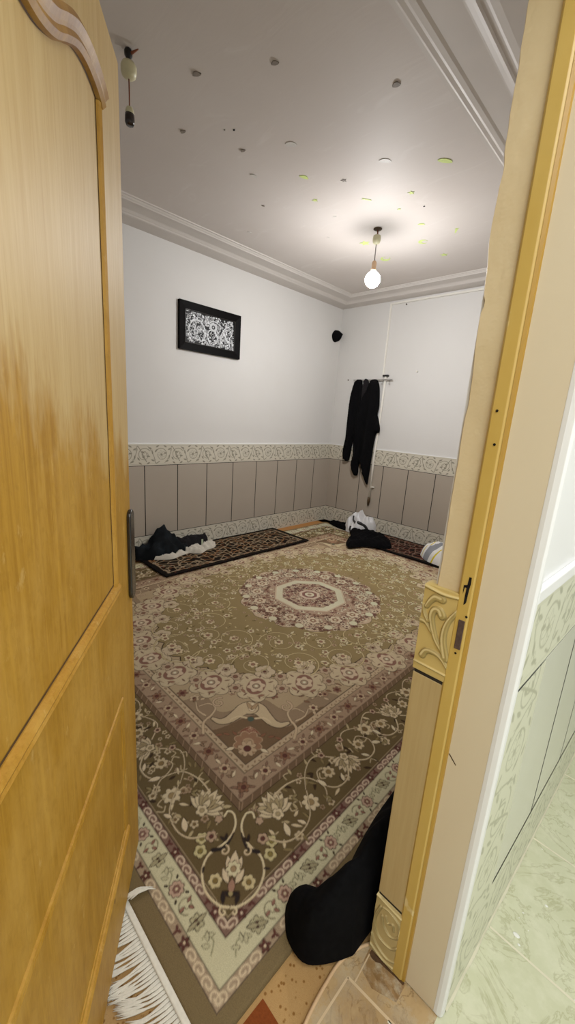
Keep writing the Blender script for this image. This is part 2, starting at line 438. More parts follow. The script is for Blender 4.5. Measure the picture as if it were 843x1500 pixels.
# ================================================================== ROOM
RX, RF, HW, HC = 2.985, -4.75, 2.617, 2.66     # room width, front wall y, wall height, ceiling height
JY, JY2 = -3.42, -4.235                        # the two sides of the doorway
T = .2                                          # wall thickness
BD, BT, BB = 1.0, .8154, .1831                 # dado top, top line, bottom line

struct('floor', MB().box((-.02, RF, -.06), (2.999, .0, -.012)), M['moquette'])
struct('wall_left', MB().box((-T, RF-T, -.06), (0, T, HW+.12)), M['wall'])
struct('wall_back', MB().box((0, 0, -.06), (RX+.3, T, HW+.12)), M['wall'])
struct('wall_front', MB().box((0, RF-T, -.06), (RX, RF, HW+.12)), M['wall'])
# hall wall plane is turned three degrees from the room
HX = 3.158; ha = math.radians(3); HD = (math.sin(ha), math.cos(ha)); HN = (math.cos(ha), -math.sin(ha))
def hallpt(s, z, off=0): return (HX+HD[0]*s+HN[0]*off, JY+HD[1]*s+HN[1]*off, z)
endx = HX+HD[0]*3.4
struct('wall_right', MB().prism([(RX+.012, JY+.006), (3.05, JY+.006), (3.05, JY+.02), (3.15, JY+.02), (endx-.008, -.0), (RX+.012, 0)], -.06, HW+.12)
       .prism([(RX, RF-T), (3.158, RF-T), (3.158, JY2-.01), (RX, JY2-.01)], -.06, HW+.12)
       .box((RX, JY2-.01, 2.05), (3.158, JY+.006, HW+.12)), M['wall'])
struct('ceiling', MB().box((-T, RF-T, HC), (RX+.2, T, HC+.1)), M['ceil'])

# cornice: profile (left, back, right, front offsets, z) run round the room as mitred rectangles
prof = []
def cp(l, d, z): prof.append((l, l*.88, d, l, z))
cp(-.02, -.02, 2.6165); cp(.135, .40, 2.620)
for (lo, do) in ((.150, .425),):
    cp(lo, do, 2.624); cp(lo+.006, do+.012, 2.632); cp(lo+.016, do+.030, 2.634); cp(lo+.022, do+.036, 2.628); cp(lo+.030, do+.050, 2.634); cp(lo+.042, do+.068, 2.640)
cp(.205, .500, 2.641); cp(.290, .600, 2.644)
for (lo, do) in ((.300, .612),):
    cp(lo, do, 2.640); cp(lo+.012, do+.020, 2.640); cp(lo+.020, do+.034, 2.648); cp(lo+.030, do+.050, 2.646); cp(lo+.040, do+.062, 2.654); cp(lo+.054, do+.078, 2.654); cp(lo+.060, do+.084, HC+.002)
mb = MB(); vs = []; fs = []
for l, b, d, f, z in prof: vs += [(l, RF+f, z), (RX-d, RF+f, z), (RX-d, -b, z), (l, -b, z)]
for i in range(len(prof)-1):
    for k in range(4): fs.append((i*4+k, i*4+(k+1)%4, (i+1)*4+(k+1)%4, (i+1)*4+k))
mb.add(vs, fs)
struct('trim_1', mb, M['cornice'], recalc=False)

# ------------------------------------------------------------------ scroll border tile pattern
def border_canvas(L, H, bg, ink, ink2, res=.0022, off=0., period=.3207, line=True):
    c = Canvas(L, H, res, bg); h = H
    if line:
        c.line([(0, h*.06), (L, h*.06)], .0016, ink2); c.line([(0, h*.94), (L, h*.94)], .0016, ink2)
    x = off-period
    while x < L+period:
        for q, (cx, sg) in enumerate(((x+period*.25, 1), (x+period*.75, -1))):
            cy = h*.5; w = .0060
            c.spiral(cx, cy, h*.33, 1.0, .6*sg+(0 if sg > 0 else PI), w, ink, sg, r_in=.55)
            if q == 0:
                for k in range(6):
                    a = k*PI/3+.3; c.petal(cx+.012*math.cos(a), cy+.012*math.sin(a), .026, .016, a, bg, ink, .0018)
                c.disc(cx, cy, .009, ink)
            else:
                c.line(cubic([(cx-.03, cy-.02), (cx-.012, cy+.026), (cx+.018, cy+.014), (cx+.014, cy-.014), (cx-.008, cy-.008)]), w*.8, ink)
                c.petal(cx-.006, cy-.03, .03, .012, .5, ink, None); c.petal(cx+.02, cy+.03, .03, .012, -2.5, ink, None)
            # leaf scrolls between rosettes
            xm = cx+period*.25
            c.line(cubic([(cx+.02*sg, cy-h*.33), (cx+.055, cy-h*.40*sg), (xm-.01, cy-h*.1*sg), (xm+.022, cy+h*.28*sg), (xm+.05, cy+h*.40*sg)]), w*1.25, ink, w*.5)
            for dx, dy, a in ((-.012, -.30, .4), (.002, .02, 1.4), (.012, .30, .2), (-.03, .36, 2.6), (.03, -.36, -.5), (-.02, .12, 2.2), (.028, -.08, .1)):
                c.petal(xm+dx, cy+dy*h*sg, .034, .013, a*sg, ink, None)
            c.spiral(xm-.014, cy-h*.26*sg, .015, .9, 0, w*.6, ink2, sg); c.spiral(xm+.018, cy+h*.24*sg, .015, .9, PI, w*.6, ink2, sg)
        x += period
    return c
def border_strip(name, L, H, fn, bg='#cbc5b4', ink='#817c6c', ink2='#9d9786', off=0., res=.0028, mat=None, **k):
    c = border_canvas(L, H, bg, ink, ink2, off=off)
    us = np.linspace(0, L, int(L/res)+1); vs = np.linspace(0, H, int(H/res)+1)
    return grid_sheet(name, us, vs, fn, c.sample(us, vs), mat or M['border'], **k)

def dado(prefix, L, fn, z, tiles, w0, w, tilemat, hall=False, offb=0., extra=None):
    """fn(s, z, off) world point. One dado: plain tile field with dark joints (structure) and the two scroll borders as its children"""
    mb = MB()
    z0, z1, z2, z3 = z
    def slab(s0, s1, a, b, o0, o1):
        P = [fn(s0,a,o0), fn(s1,a,o0), fn(s1,a,o1), fn(s0,a,o1), fn(s0,b,o0), fn(s1,b,o0), fn(s1,b,o1), fn(s0,b,o1)]
        mb.add(P, [(0,3,2,1),(4,5,6,7),(0,1,5,4),(1,2,6,5),(2,3,7,6),(3,0,4,7)])
    g = .0080 if hall else .0046
    edges = [0]+[w0+i*w for i in range(200) if w0+i*w < L]+[L]
    for a, b in zip(edges[:-1], edges[1:]):
        if b-a > .01: slab(a+(g if a > 0 else 0), b-g, z1+.003, z2-.003, .0, .008)
    root = obj(prefix, mb, tilemat, kind='structure')
    mb2 = MB()
    P = [fn(0,z1-.003,.0074), fn(L,z1-.003,.0074), fn(L,z2+.003,.0074), fn(0,z2+.003,.0074)]
    mb2.add(P, [(0,1,2,3)])
    obj('grout', mb2, M['grout'], parent=root)
    return root
def vfn(fn, zb):
    def f(U, V):
        P = np.vectorize(lambda u, v: fn(u, v+zb, .0085))(U, V); return P
    return f

# left dado (s measured from the corner towards the camera), back dado (s from the corner to the right)
Ll, Lb = 4.0, 2.98
d1 = dado('trim_2', Ll, lambda s, z, o: (o, -s, z), (0, BB, BT, BD), None, .3195, .3207, M['tile'])
d2 = dado('trim_3', Lb, lambda s, z, o: (s, -o, z), (0, BB, BT, BD), None, .1793, .3207, M['tile'])
hl = BD-BT-.003
for (root, L, fx, off) in ((d1, Ll, lambda zb: (lambda U, V: (0*U+.009, -U, V+zb)), .08), (d2, Lb, lambda zb: (lambda U, V: (U, 0*U-.009, V+zb)), .02)):
    border_strip('upper_border', L, hl, fx(BT+.003), off=off, parent=root)
    border_strip('lower_border', L, BB-.003+.01, fx(-.01), off=off, parent=root)
# thin white rim over the dado
struct('trim_4', MB().box((0, -Ll, BD), (.010, -.01, BD+.007)).box((0, -.010, BD), (Lb, 0, BD+.007)), M['hallwall'])

# ================================================================== DOORWAY (right side reveal)
# plaster edge above the dado tile, slightly wavy
mb = MB(); zs = np.linspace(BD, 2.05, 120); vs = []; fs = []
for i, z in enumerate(zs):
    wob = .004*noise.noise(Vector((0, 0, z*9)))+.005*max(0, noise.noise(Vector((3, 0, z*22))))+.004-.007*min(1, max(0, (z-1.35)/.4))
    if 1.50 < z < 1.52: wob += .003
    x = 2.996+wob
    y = JY-.001-.004*noise.noise(Vector((1, 0, z*5)))
    vs += [(x+.006, JY+.05, z), (x, y+.006, z), (x+.003, y, z), (3.049, y, z)]
for i in range(len(zs)-1):
    for k in range(3): fs.append((i*4+k, i*4+k+1, (i+1)*4+k+1, (i+1)*4+k))
mb.add(vs, fs); struct('wall_doorway', mb, M['plaster_edge'])
# beige tile on the reveal between the two relief tiles
struct('trim_5', MB().box((2.983, JY-.008, BB+.004), (3.049, JY+.02, BT-.014)), M['reveal_tile'], bevel=.002)
struct('trim_6', MB().box((2.985, JY-.006, BT-.014), (3.049, JY+.02, BT-.006)).box((2.985, JY-.006, BB-.004), (3.049, JY+.02, BB+.004)), M['grout'])
# relief tile with the acanthus scroll, painted over in yellow cream
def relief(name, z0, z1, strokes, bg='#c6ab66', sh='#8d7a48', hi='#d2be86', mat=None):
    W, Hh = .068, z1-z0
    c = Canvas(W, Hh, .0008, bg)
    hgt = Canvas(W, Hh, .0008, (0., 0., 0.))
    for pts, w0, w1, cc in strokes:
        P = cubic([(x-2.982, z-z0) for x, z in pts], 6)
        w0 *= 1.25; w1 *= 1.25; c.line([(a+.0012, b-.0014) for a, b in P], w0*1.12, sh, w1*1.12); c.line(P, w0, cc, w1); c.line([(a-.0014, b+.0014) for a, b in P], w0*.30, hi, w1*.30)  # offset dark and pale strokes paint the relief's shade and highlight
        hgt.line(P, w0*.9, (.8,.8,.8), w1*.9)
    us = np.linspace(0, W, 84); vs = np.linspace(0, Hh, int(Hh/.0009))
    hh = hgt.sample(us, vs)[..., 0]
    hh = (hh+np.roll(hh,1,0)+np.roll(hh,-1,0)+np.roll(hh,1,1)+np.roll(hh,-1,1))/5
    def fn(U, V): return U+2.982, JY-.010-hh*.005, V+z0
    cols = c.sample(us, vs)
    n_ = np.array([[noise.noise(Vector((u*30, v*30, 2.))) for u in us] for v in vs])[..., None]
    cols = cols*(1+.10*n_)
    return grid_sheet(name, us, vs, fn, cols, mat or M['jambtile'], thick=(0, .03, 0), kind='structure')
g_ = '#a08a50'
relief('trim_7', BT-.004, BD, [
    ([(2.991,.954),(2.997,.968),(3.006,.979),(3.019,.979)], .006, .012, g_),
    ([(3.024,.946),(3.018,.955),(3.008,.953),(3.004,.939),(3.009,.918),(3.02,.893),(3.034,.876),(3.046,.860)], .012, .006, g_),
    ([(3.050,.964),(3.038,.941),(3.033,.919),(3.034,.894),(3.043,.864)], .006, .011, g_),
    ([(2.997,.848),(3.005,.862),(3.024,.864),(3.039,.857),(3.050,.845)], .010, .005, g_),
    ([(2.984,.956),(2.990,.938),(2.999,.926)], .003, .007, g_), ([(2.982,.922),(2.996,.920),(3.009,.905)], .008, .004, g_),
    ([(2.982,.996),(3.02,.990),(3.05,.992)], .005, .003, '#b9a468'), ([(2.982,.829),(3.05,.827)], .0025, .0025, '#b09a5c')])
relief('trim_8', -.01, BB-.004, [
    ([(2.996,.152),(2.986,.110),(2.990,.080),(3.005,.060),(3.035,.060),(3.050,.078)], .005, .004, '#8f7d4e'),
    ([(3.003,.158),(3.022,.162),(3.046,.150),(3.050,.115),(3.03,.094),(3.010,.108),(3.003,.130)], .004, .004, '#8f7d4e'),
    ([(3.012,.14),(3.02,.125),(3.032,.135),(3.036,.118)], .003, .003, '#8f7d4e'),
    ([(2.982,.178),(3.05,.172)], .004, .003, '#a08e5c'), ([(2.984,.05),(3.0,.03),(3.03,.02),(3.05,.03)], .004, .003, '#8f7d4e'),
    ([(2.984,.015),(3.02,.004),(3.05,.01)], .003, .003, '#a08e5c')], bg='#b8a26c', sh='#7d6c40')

# metal door frame: a painted profile, both sides and the head, with lock slots on this side
fr = empty('door_frame', (3.064, JY, 0), label='yellow enamelled door frame around the room doorway with two lock slots', cat='door frame')
def frame_side(y, s, name):
    mb = MB()
    P = [(3.046, y), (3.046, y-.010*s), (3.050, y-.013*s), (3.070, y-.013*s), (3.0735, y-.010*s), (3.0735, y+.0*s)]
    mb.prism(P, 0, 2.05); o = obj(name, mb, M['enamel'], parent=fr, bevel=.0012)
    mb = MB(); mb.prism([(3.0735, y), (3.0735, y-.011*s), (3.079, y-.009*s), (3.081, y)], 0, 2.05); obj('frame_lip', mb, M['enamel_dark'], parent=fr)
    return o
frame_side(JY+.002, 1, 'frame_post'); frame_side(JY2, -1, 'frame_post')
obj('frame_head', MB().box((3.046, JY2, 2.037), (3.08, JY+.002, 2.052)), M['enamel'], parent=fr, bevel=.001)
# lock openings
mb = MB(); out = [(3.0615,1.040),(3.0660,1.040),(3.0665,1.028),(3.0650,1.016),(3.0640,.990),(3.0620,.986),(3.0595,.984),(3.0595,1.004),(3.0600,1.018),(3.0570,1.018),(3.0555,1.004),(3.0545,1.012),(3.0545,1.022),(3.0605,1.024)]
mb.add([(x, JY-.0116, z) for x, z in out], [tuple(range(len(out)))]); obj('latch_hole', mb, M['hole'], parent=fr)
obj('bolt_slot', MB().box((3.0565, JY-.0128, .893), (3.0680, JY-.0095, .953)), M['rust'], parent=fr, bevel=.0012)
for q, (sx, sz) in enumerate(((3.0615, .884), (3.063, 1.28), (3.0575, 1.335), (3.069, .963))):
    obj('screw', MB().lathe([(.0022, 0), (.0026, .001), (.0012, .0018)], seg=10).v and (lambda b: b)(MB().add(
        [(sx+.0024*math.cos(a), JY-.0122, sz+.0024*math.sin(a)) for a in [k*PI/5 for k in range(10)]], [tuple(range(10))])), M['hole'], parent=fr)
for o in list(fr.children):
    o.location = o.location - Vector(fr.location)

# cream painted reveal of the wall (wide band) with white hall corner bead
mb = MB(); mb.prism([(3.080, JY-.002), (3.150, JY-.001), (3.152, JY+.03), (3.080, JY+.03)], 0, 2.05)
struct('trim_9', mb, M['cream'])
mb = MB(); a = [hallpt(0, 0), hallpt(.012, 0)]
mb.prism([(3.149, JY-.0015), (3.1565, JY-.0025), (3.1655, JY-.001), (3.1690, JY+.004), (3.1700, JY+.0145), (3.150, JY+.0145)], 0, 2.1)
struct('trim_10', mb, M['hallwall'], bevel=.0012)
struct('trim_11', MB().box((3.080, JY2-.03, 0), (3.158, JY2+.0, 2.05)), M['cream'])
struct('trim_12', MB().add([(3.08, JY-.0027, .66), (3.082, JY-.0027, .662), (3.098, JY-.0027, .645), (3.097, JY-.0027, .643)], [(0,1,2,3)]), M['grime'])

# ================================================================== HALL
struct('wall_hall', MB().prism([hallpt(.004,0)[:2], hallpt(3.4,0)[:2], hallpt(3.4,0,-.01)[:2], hallpt(.004,0,-.01)[:2]], 0, HC), M['hallwall'])
struct('wall_hall_far', MB().box((3.1, -.05, -.06), (4.9, .05, HC)), M['hallwall'])
struct('wall_hall_side', MB().box((4.8, -6, -.06), (4.9, 0, HC)), M['hallwall'])
struct('wall_hall_near', MB().box((2.95, -6.1, -.06), (4.9, -6, HC)), M['hallwall'])
struct('wall_hall_left', MB().box((2.99, -6, -.06), (3.0, RF-T, HC)).box((3.158, -6, -.06), (3.168, JY2-.02, HC)), M['hallwall'])
struct('ceiling_hall', MB().box((2.99, -6, HC-.005), (4.9, 0, HC+.1)), M['hallwall'])
hz = (0, .215, .845, 1.02); sv = .200
hd = dado('trim_13', 3.2, lambda s, z, o: hallpt(s+sv, z, o), hz, None, .290, .300, M['halltile'], hall=True)
def hsheet(s0, zb): return lambda U, V: (HX+HD[0]*(U+s0)+HN[0]*.009, JY+HD[1]*(U+s0)+HN[1]*.009, V+zb)
hk = dict(bg='#d9dac3', ink='#adae96', ink2='#c0c1aa')
border_strip('upper_border', 3.2+sv-.012, hz[3]-hz[2]-.003, hsheet(.012, hz[2]+.003), parent=hd, off=.05, **hk)
border_strip('lower_border', 3.2+sv-.012, hz[1]-.003, hsheet(.012, 0), parent=hd, off=.05, **hk)
def vstrip(U, V): # vertical border beside the doorway
    return HX+HD[0]*(V+.012)+HN[0]*.0092, JY+HD[1]*(V+.012)+HN[1]*.0092, hz[2]-.003-U
border_strip('side_border', hz[2]-hz[1], sv-.016, vstrip, parent=hd, off=.10, **hk)
mb = MB()
def hb(s0, s1, za, zb, o):
    P = [hallpt(s0,za,0), hallpt(s1,za,0), hallpt(s1,za,o), hallpt(s0,za,o), hallpt(s0,zb,0), hallpt(s1,zb,0), hallpt(s1,zb,o), hallpt(s0,zb,o)]
    mb.add(P, [(0,3,2,1),(4,5,6,7),(0,1,5,4),(1,2,6,5),(2,3,7,6),(3,0,4,7)])
hb(.01, 3.3, hz[3]-.002, hz[3]+.026, .012)
struct('trim_14', mb, M['hallwall'], bevel=.004)
# surface conduit rising up the hall wall
obj('wall_conduit', MB().box(tuple(hallpt(.30, 1.06, .0)), (hallpt(.30,0,0)[0]+.018, hallpt(.325,0,0)[1], 2.4)), M['hallwall'], bevel=.003,
    label='slim white conduit running up the hall wall above the pale dado', cat='conduit')

# hallway floor tiles (slab with joints), threshold tile with rounded front
floor_edge = [(2.9965, JY+.02), (2.973, JY-.016), (2.957, -3.475), (2.948, -3.515), (2.949, -3.563), (2.953, -3.613), (2.960, -3.655), (2.975, -3.72), (2.985, -3.80), (2.99, -4.22)]
struct('floor_hall', MB().prism([(3.160, -6), (4.9, -6), (4.9, 0), (3.0, 0), (3.0, JY+.0), (3.160, JY+.0)], -.05, -.0035), M['marble'])
struct('floor_threshold', MB().prism([*floor_edge, (3.160, -4.22), (3.160, JY+.02)], -.05, -.0036), M['marble_sill'])
mb = MB()
def joint(p, q, w=.0028, z=-.0030):
    d = Vector((q[0]-p[0], q[1]-p[1])).normalized(); n = Vector((-d.y, d.x))*w
    mb.add([(p[0]+n.x, p[1]+n.y, z), (p[0]-n.x, p[1]-n.y, z), (q[0]-n.x, q[1]-n.y, z), (q[0]+n.x, q[1]+n.y, z)], [(0,1,2,3)])
for yj, yk in ((-3.152, -3.10), (-2.786, -2.74), (-2.40, -2.36), (-3.51, -3.46), (-3.88, -3.84), (-4.24, -4.2), (-4.6, -4.56)):
    joint((3.186 if yj > JY else 3.085, yj+.0), (4.8, yj-.04))
joint((3.56, -6), (3.64, 0)); joint((3.94, -6), (4.02, 0)); joint((3.20, JY-.01), (3.155, -6))
struct('trim_15', mb, M['grout_light'])
mb = MB(); joint((2.979, -3.517), (2.979, -4.2), .0024); joint((2.979, -3.517), (3.160, -3.500), .003); joint((2.990, JY), (2.996, -3.512), .0014); 
struct('trim_16', mb, M['grout_tan'])
struct('floor_sill', MB().prism([(2.984, JY-.004), (2.990, -3.480), (3.03, -3.492), (3.083, -3.470), (3.083, JY-.004)], -.0036, -.0032), M['sill_dark'])
mb = MB().tube([(x, y, -.004) for x, y in cubic(floor_edge, 6)], .0042, 8); struct('trim_17', mb, M['goldtrim'], smooth=True)
# grime in the jamb corner
mb = MB(); pts = [(2.990+.010*k, JY-.012-.010*abs(noise.noise(Vector((k*.9, 0, 0))))-.012*math.exp(-((k-1)/2.)**2), -.0026) for k in range(10)]
mb.add(pts+[(x, JY-.006, -.0026) for x, _, _ in pts], [(i, i+1, i+11, i+10) for i in range(9)]); struct('trim_18', mb, M['grime'])
# floor silicone / plaster crumbs band along the hall wall foot
mb = MB(); n = 90; vs = []
for i in range(n):
    s_ = .02+i*.034; o_ = .012+.010*abs(noise.noise(Vector((s_*9, 0, 0))))
    vs += [hallpt(s_, .006, .0092), hallpt(s_, -.002, o_*.5+.006)]
mb.add(vs, [(2*i, 2*i+1, 2*i+3, 2*i+2) for i in range(n-1)]); struct('trim_19', mb, M['grout_light'])
for k in range(26):
    if k == 0: x, y, r = 3.242, -3.118, .009
    else: x, y, r = 3.22+random.random()*.28, -3.45+random.random()*.75, .0018+.003*random.random()
    mb = MB().lathe([(r, 0), (r*.8, .0008), (r*.3, .0012)], seg=12, sy=.7)
    o = obj('paint_drop', MB().add(mb.v, mb.f), M['drop'], smooth=True, label=('large white paint drop on the hall floor beside the wall foot' if k == 0 else 'tiny white paint drop on the green hall floor tile'), cat='paint drop', group='white paint drops on the hall floor')
    o.location = (x, y, -.0036)

# ================================================================== DOOR LEAF
th = -.6316
door = empty('door_1', (2.3435, -3.7396, .008), th, kind='structure')
# local axes: x along the leaf from the free edge to the hinge, y out of the visible face, z up
DWd, DH, DT = .805, 1.945, .040
def rrect(x0, x1, y0, y1, r=.004, n=4):
    P = []
    for cx, cy, a0 in ((x1-r, y1-r, 0), (x0+r, y1-r, PI/2), (x0+r, y0+r, PI), (x1-r, y0+r, 1.5*PI)):
        for k in range(n+1): a = a0+PI/2*k/n; P.append((cx+r*math.cos(a), cy+r*math.sin(a)))
    return P
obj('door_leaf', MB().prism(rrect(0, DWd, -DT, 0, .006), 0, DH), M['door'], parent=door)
def sweep(path, prof, name, mat, closed=False):
    """profile (w across, h out) swept along a path in the door's face plane"""
    P = [Vector((u, z)) for u, z in path]; n = len(P); mb = MB(); m_ = len(prof); vs = []
    for i, p in enumerate(P):
        a = P[(i-1) % n] if (closed or i > 0) else p; b = P[(i+1) % n] if (closed or i < n-1) else p
        d1 = (p-a).normalized() if (p-a).length > 0 else (b-p).normalized(); d2 = (b-p).normalized() if (b-p).length > 0 else d1
        t = (d1+d2).normalized(); nn = Vector((-t.y, t.x)); k = 1/max(.5, nn.dot(Vector((-d1.y, d1.x))))
        for w, h in prof: q = p+nn*w*k; vs.append((q.x, h, q.y))
    lim = n if closed else n-1
    fs = [(i*m_+j, i*m_+j+1, ((i+1) % n)*m_+j+1, ((i+1) % n)*m_+j) for i in range(lim) for j in range(m_-1)]
    mb.add(vs, fs); return obj(name, mb, mat, parent=door, smooth=False)
bead = [(-.014, 0), (-.013, .005), (-.008, .008), (-.003, .006), (0, .007), (.006, .010), (.012, .007), (.014, 0)]
gro = [(-.002, .0006), (.002, .0006)]
arch = cubic([(.150, 1.795), (.168, 1.802), (.200, 1.806), (.245, 1.803), (.290, 1.790), (.335, 1.765), (.375, 1.740), (.420, 1.722), (.470, 1.714)], 6)
archm = arch+[(.94-u, z) for u, z in arch[-2::-1]]; archm = [(u, z) for u, z in archm if u < .765]
big = [(w*1.35, h*1.5) for w, h in bead]
sweep(archm, big, 'arch_moulding', M['arch'])
sweep([(u+.004, z-.021) for u, z in archm], gro, 'groove', M['groove'])
sweep([(.164, 1.782), (.164, .905)], [(w*.8, h*.7) for w, h in bead], 'side_moulding', M['bead'])
sweep([(.178, 1.786), (.178, .925)], gro, 'groove', M['groove'])
sweep([(.152, .902), (.79, .902)], bead, 'panel_moulding', M['bead'])
sweep([(.178, .922), (.79, .922)], gro, 'groove', M['groove'])
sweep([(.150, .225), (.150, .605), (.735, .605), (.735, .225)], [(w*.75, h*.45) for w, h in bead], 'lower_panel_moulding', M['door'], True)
sweep([(.142, .217), (.74, .217)], bead, 'lower_panel_moulding', M['bead'])
# knot / scar low on the leaf
obj('scar', MB().add([(.305+.004*math.cos(a), .0107, .215+.006*math.sin(a)) for a in [k*PI/6 for k in range(12)]], [tuple(range(12))]), M['groove'], parent=door)
# handle plate with rounded ends, close to the free edge
def plate(x0, x1, z0, z1, y0, y1):
    r = (x1-x0)/2; P = [((x0+x1)/2+r*math.cos(a), z1-r+r*math.sin(a)) for a in np.linspace(0, PI, 10)]+[((x0+x1)/2+r*math.cos(a), z0+r+r*math.sin(a)) for a in np.linspace(PI, 2*PI, 10)]
    n = len(P); mb = MB(); mb.add([(x, y0, z) for x, z in P]+[(x, y1, z) for x, z in P], [tuple(range(n)), tuple(range(n, 2*n))[::-1]]+[(i, (i+1)%n, (i+1)%n+n, i+n) for i in range(n)]); return mb
hp = obj('handle_plate', plate(.004, .046, .820, 1.052, 0, .010), M['black_gloss'], parent=door, bevel=.003)
obj('handle_plate', plate(.004, .046, .820, 1.052, -DT-.008, -DT), M['black_gloss'], parent=door, bevel=.003)
obj('lock_faceplate', MB().box((-.0015, -.031, .84), (.0, -.009, 1.03)), M['steel'], parent=door)
for z in (.25, 1.0, 1.7): obj('hinge', MB().tube([(DWd+.004, .004, z), (DWd+.004, .004, z+.09)], .008, 12), M['steel'], parent=door)

# ================================================================== THE BIG RUG
RA, RB = 1.323, 1.80        # half size of the print
def rug_canvas():
    c = Canvas(RA, RB, .0021, '#54482f')
    D = lambda: np.minimum(c.X+0*c.Y, c.Y+0*c.X)
    d = D(); img = c.img
    def band(a, b, col): img[(d >= a) & (d < b)] = srgb(col)
    band(0, .028, '#8f7f6c'); band(.028, .095, '#b3b196'); band(.095, .122, '#6b544c')
    band(.122, .330, '#52462f'); band(.330, .356, '#5c4a3a'); band(.356, .436, '#887462'); band(.436, .468, '#a2917a'); band(.468, 9, '#5e4c3a')
    DK = '#261a16'; MR = '#4a2a28'; CR = '#bdae95'; PK = '#a08a7a'
    # outer + inner guards: running S scrolls and dark leaves
    def run(dist, w, L, axis, scol, bigleaf, step=.0345):
        s_ = step*.6; k = 0
        while s_ < L:
            P = (lambda s, o: (s, dist+o)) if axis == 0 else (lambda s, o: (dist+o, s))
            if s_ > dist:
                if k % 6 == 4:
                    for a in (.3, 1.5, 2.7, 3.9, 5.1): 
                        x, y = P(s_, 0); c.petal(x, y, w*.62, w*.32, a+axis*PI/2, MR, DK, .0008)
                    x, y = P(s_, 0); c.disc(x, y, w*.13, scol)
                elif k % 6 == 5:
                    x, y = P(s_, 0)
                    for a in (0., 2.1, 4.2): c.petal(x, y, w*.5, w*.28, a+.5, MR, None)
                else:
                    pts = [P(s_+w*.62*math.cos(t)*(1-.10*t)+0, w*.40*math.sin(t)*(1-.12*t)) for t in np.linspace(-1.2, 5.2, 18)]
                    c.line(pts, w*.17, scol)
            s_ += step; k += 1
    for ax, L in ((0, RA), (1, RB)):
        run(.0145, .026, L, ax, CR, 0); run(.1085, .026, L, ax, '#b7a694', 0)
    # dark outlines of bands
    for dd, w in ((.001, .0035), (.0275, .003), (.0955, .003), (.1215, .0035), (.332, .0025), (.356, .002), (.438, .0035), (.466, .004)):
        m_ = np.clip((w/2-np.abs(d-dd))/c.r+.5, 0, 1)[..., None]; img += (np.array(srgb(DK), np.float32)-img)*m_*.9
    m_ = np.clip((.0008-np.abs(d-.1255))/c.r+.5, 0, 1)[..., None]; img += (np.array(srgb('#a8977e'), np.float32)-img)*m_
    # hatch in narrow band + frame texture
    def along(ax, L, f):
        s_ = .0
        for s_, k in f(L): yield ax, s_, k
    for ax, L in ((0, RA), (1, RB)):
        P = (lambda s, o: (s, o)) if ax == 0 else (lambda s, o: (o, s))
        k = 0; s_ = .34
        while s_ < L:
            c.line([P(s_, .334), P(s_+.022, .354)], .003, '#85705c'); s_ += .045
        s_ = .45
        while s_ < L:   # frame: little dark ticks
            x, y = P(s_, .452); c.petal(x-.004, y-.004, .014, .006, (.8 if k % 2 else 2.4), '#75614f', None); s_ += .017; k += 1
        # main border: palmettes, flowers, curling leaves
        s_ = .070; k = 0
        seq = 0
        while s_ < L+.05:
            x, y = P(s_, .061); out = (-PI/2 if ax == 0 else PI)
            if s_ > .075:
                if seq % 4 == 0:
                    c.flower(x, y, .021, 8, '#a88f80', DK, '#5a3430', .2, .22, .0026); c.flower(x, y, .011, 6, '#6b4a44', DK, CR, 0, .3, .001)
                    for a in (.6, -.6, PI-.6, PI+.6): c.petal(x+.026*math.cos(a), y+.026*math.sin(a), .012, .006, a, DK, None)
                elif seq % 4 == 1:
                    c.line(cubic([P(s_-.03, .048), P(s_-.01, .070), P(s_+.012, .064), P(s_+.012, .050)]), .0022, '#6a6a50')
                    for a, q in ((.4, 0), (2.2, .01), (-.8, -.012), (3.6, .016)): xx, yy = P(s_+q, .061+q*.4); c.petal(xx, yy, .019, .008, a, '#a9a78c', '#3c372a', .0014)
                elif seq % 4 == 2:
                    c.flower(x, y, .019, 6, '#9d9a7e', DK, MR, .5, .32, .0026)
                    for a in (PI*.5, -PI*.5): c.petal(x, y, .028, .010, a+(.5 if ax else 0), '#8f8a70', DK)
                else:
                    c.spiral(x, y, .024, 1.1, .5+k, .0030, '#5f5a46', 1 if k % 2 else -1, r_in=.35)
                    for a in (1.1, 2.6, 4.6): c.petal(x+.008*math.cos(a), y+.008*math.sin(a), .015, .007, a, '#7d5a50', DK, .0012)
            s_ += .0515; seq += 1; k += 1
        # pink V band: dark little flowers and leaves
        s_ = .40; k = 0
        while s_ < L+.03:
            x, y = P(s_, .396)
            c.flower(x, y, .023, 6, '#a28d76' if k % 2 else '#6e5040', DK, MR, k*.4, .42, .0022)
            for a in (.9, -.9, PI-.9, PI+.9): c.petal(x+.022*math.cos(a), y+.022*math.sin(a), .022, .009, a, '#6d5548', DK, .001)
            xx, yy = P(s_+.055, .396); c.leafpair(xx, yy, .024, k*1.3, '#77614f'); c.petal(xx, yy, .030, .010, k*2.1+1, CR, DK, .001)
            s_ += .105; k += 1
    # outer field (dark olive): vines, big palmettes, small flowers
    def vine(pts, w=.0050, col='#b9aa8d'):
        c.line(cubic(pts, 10), w, col, w*.45, DK, .0011)
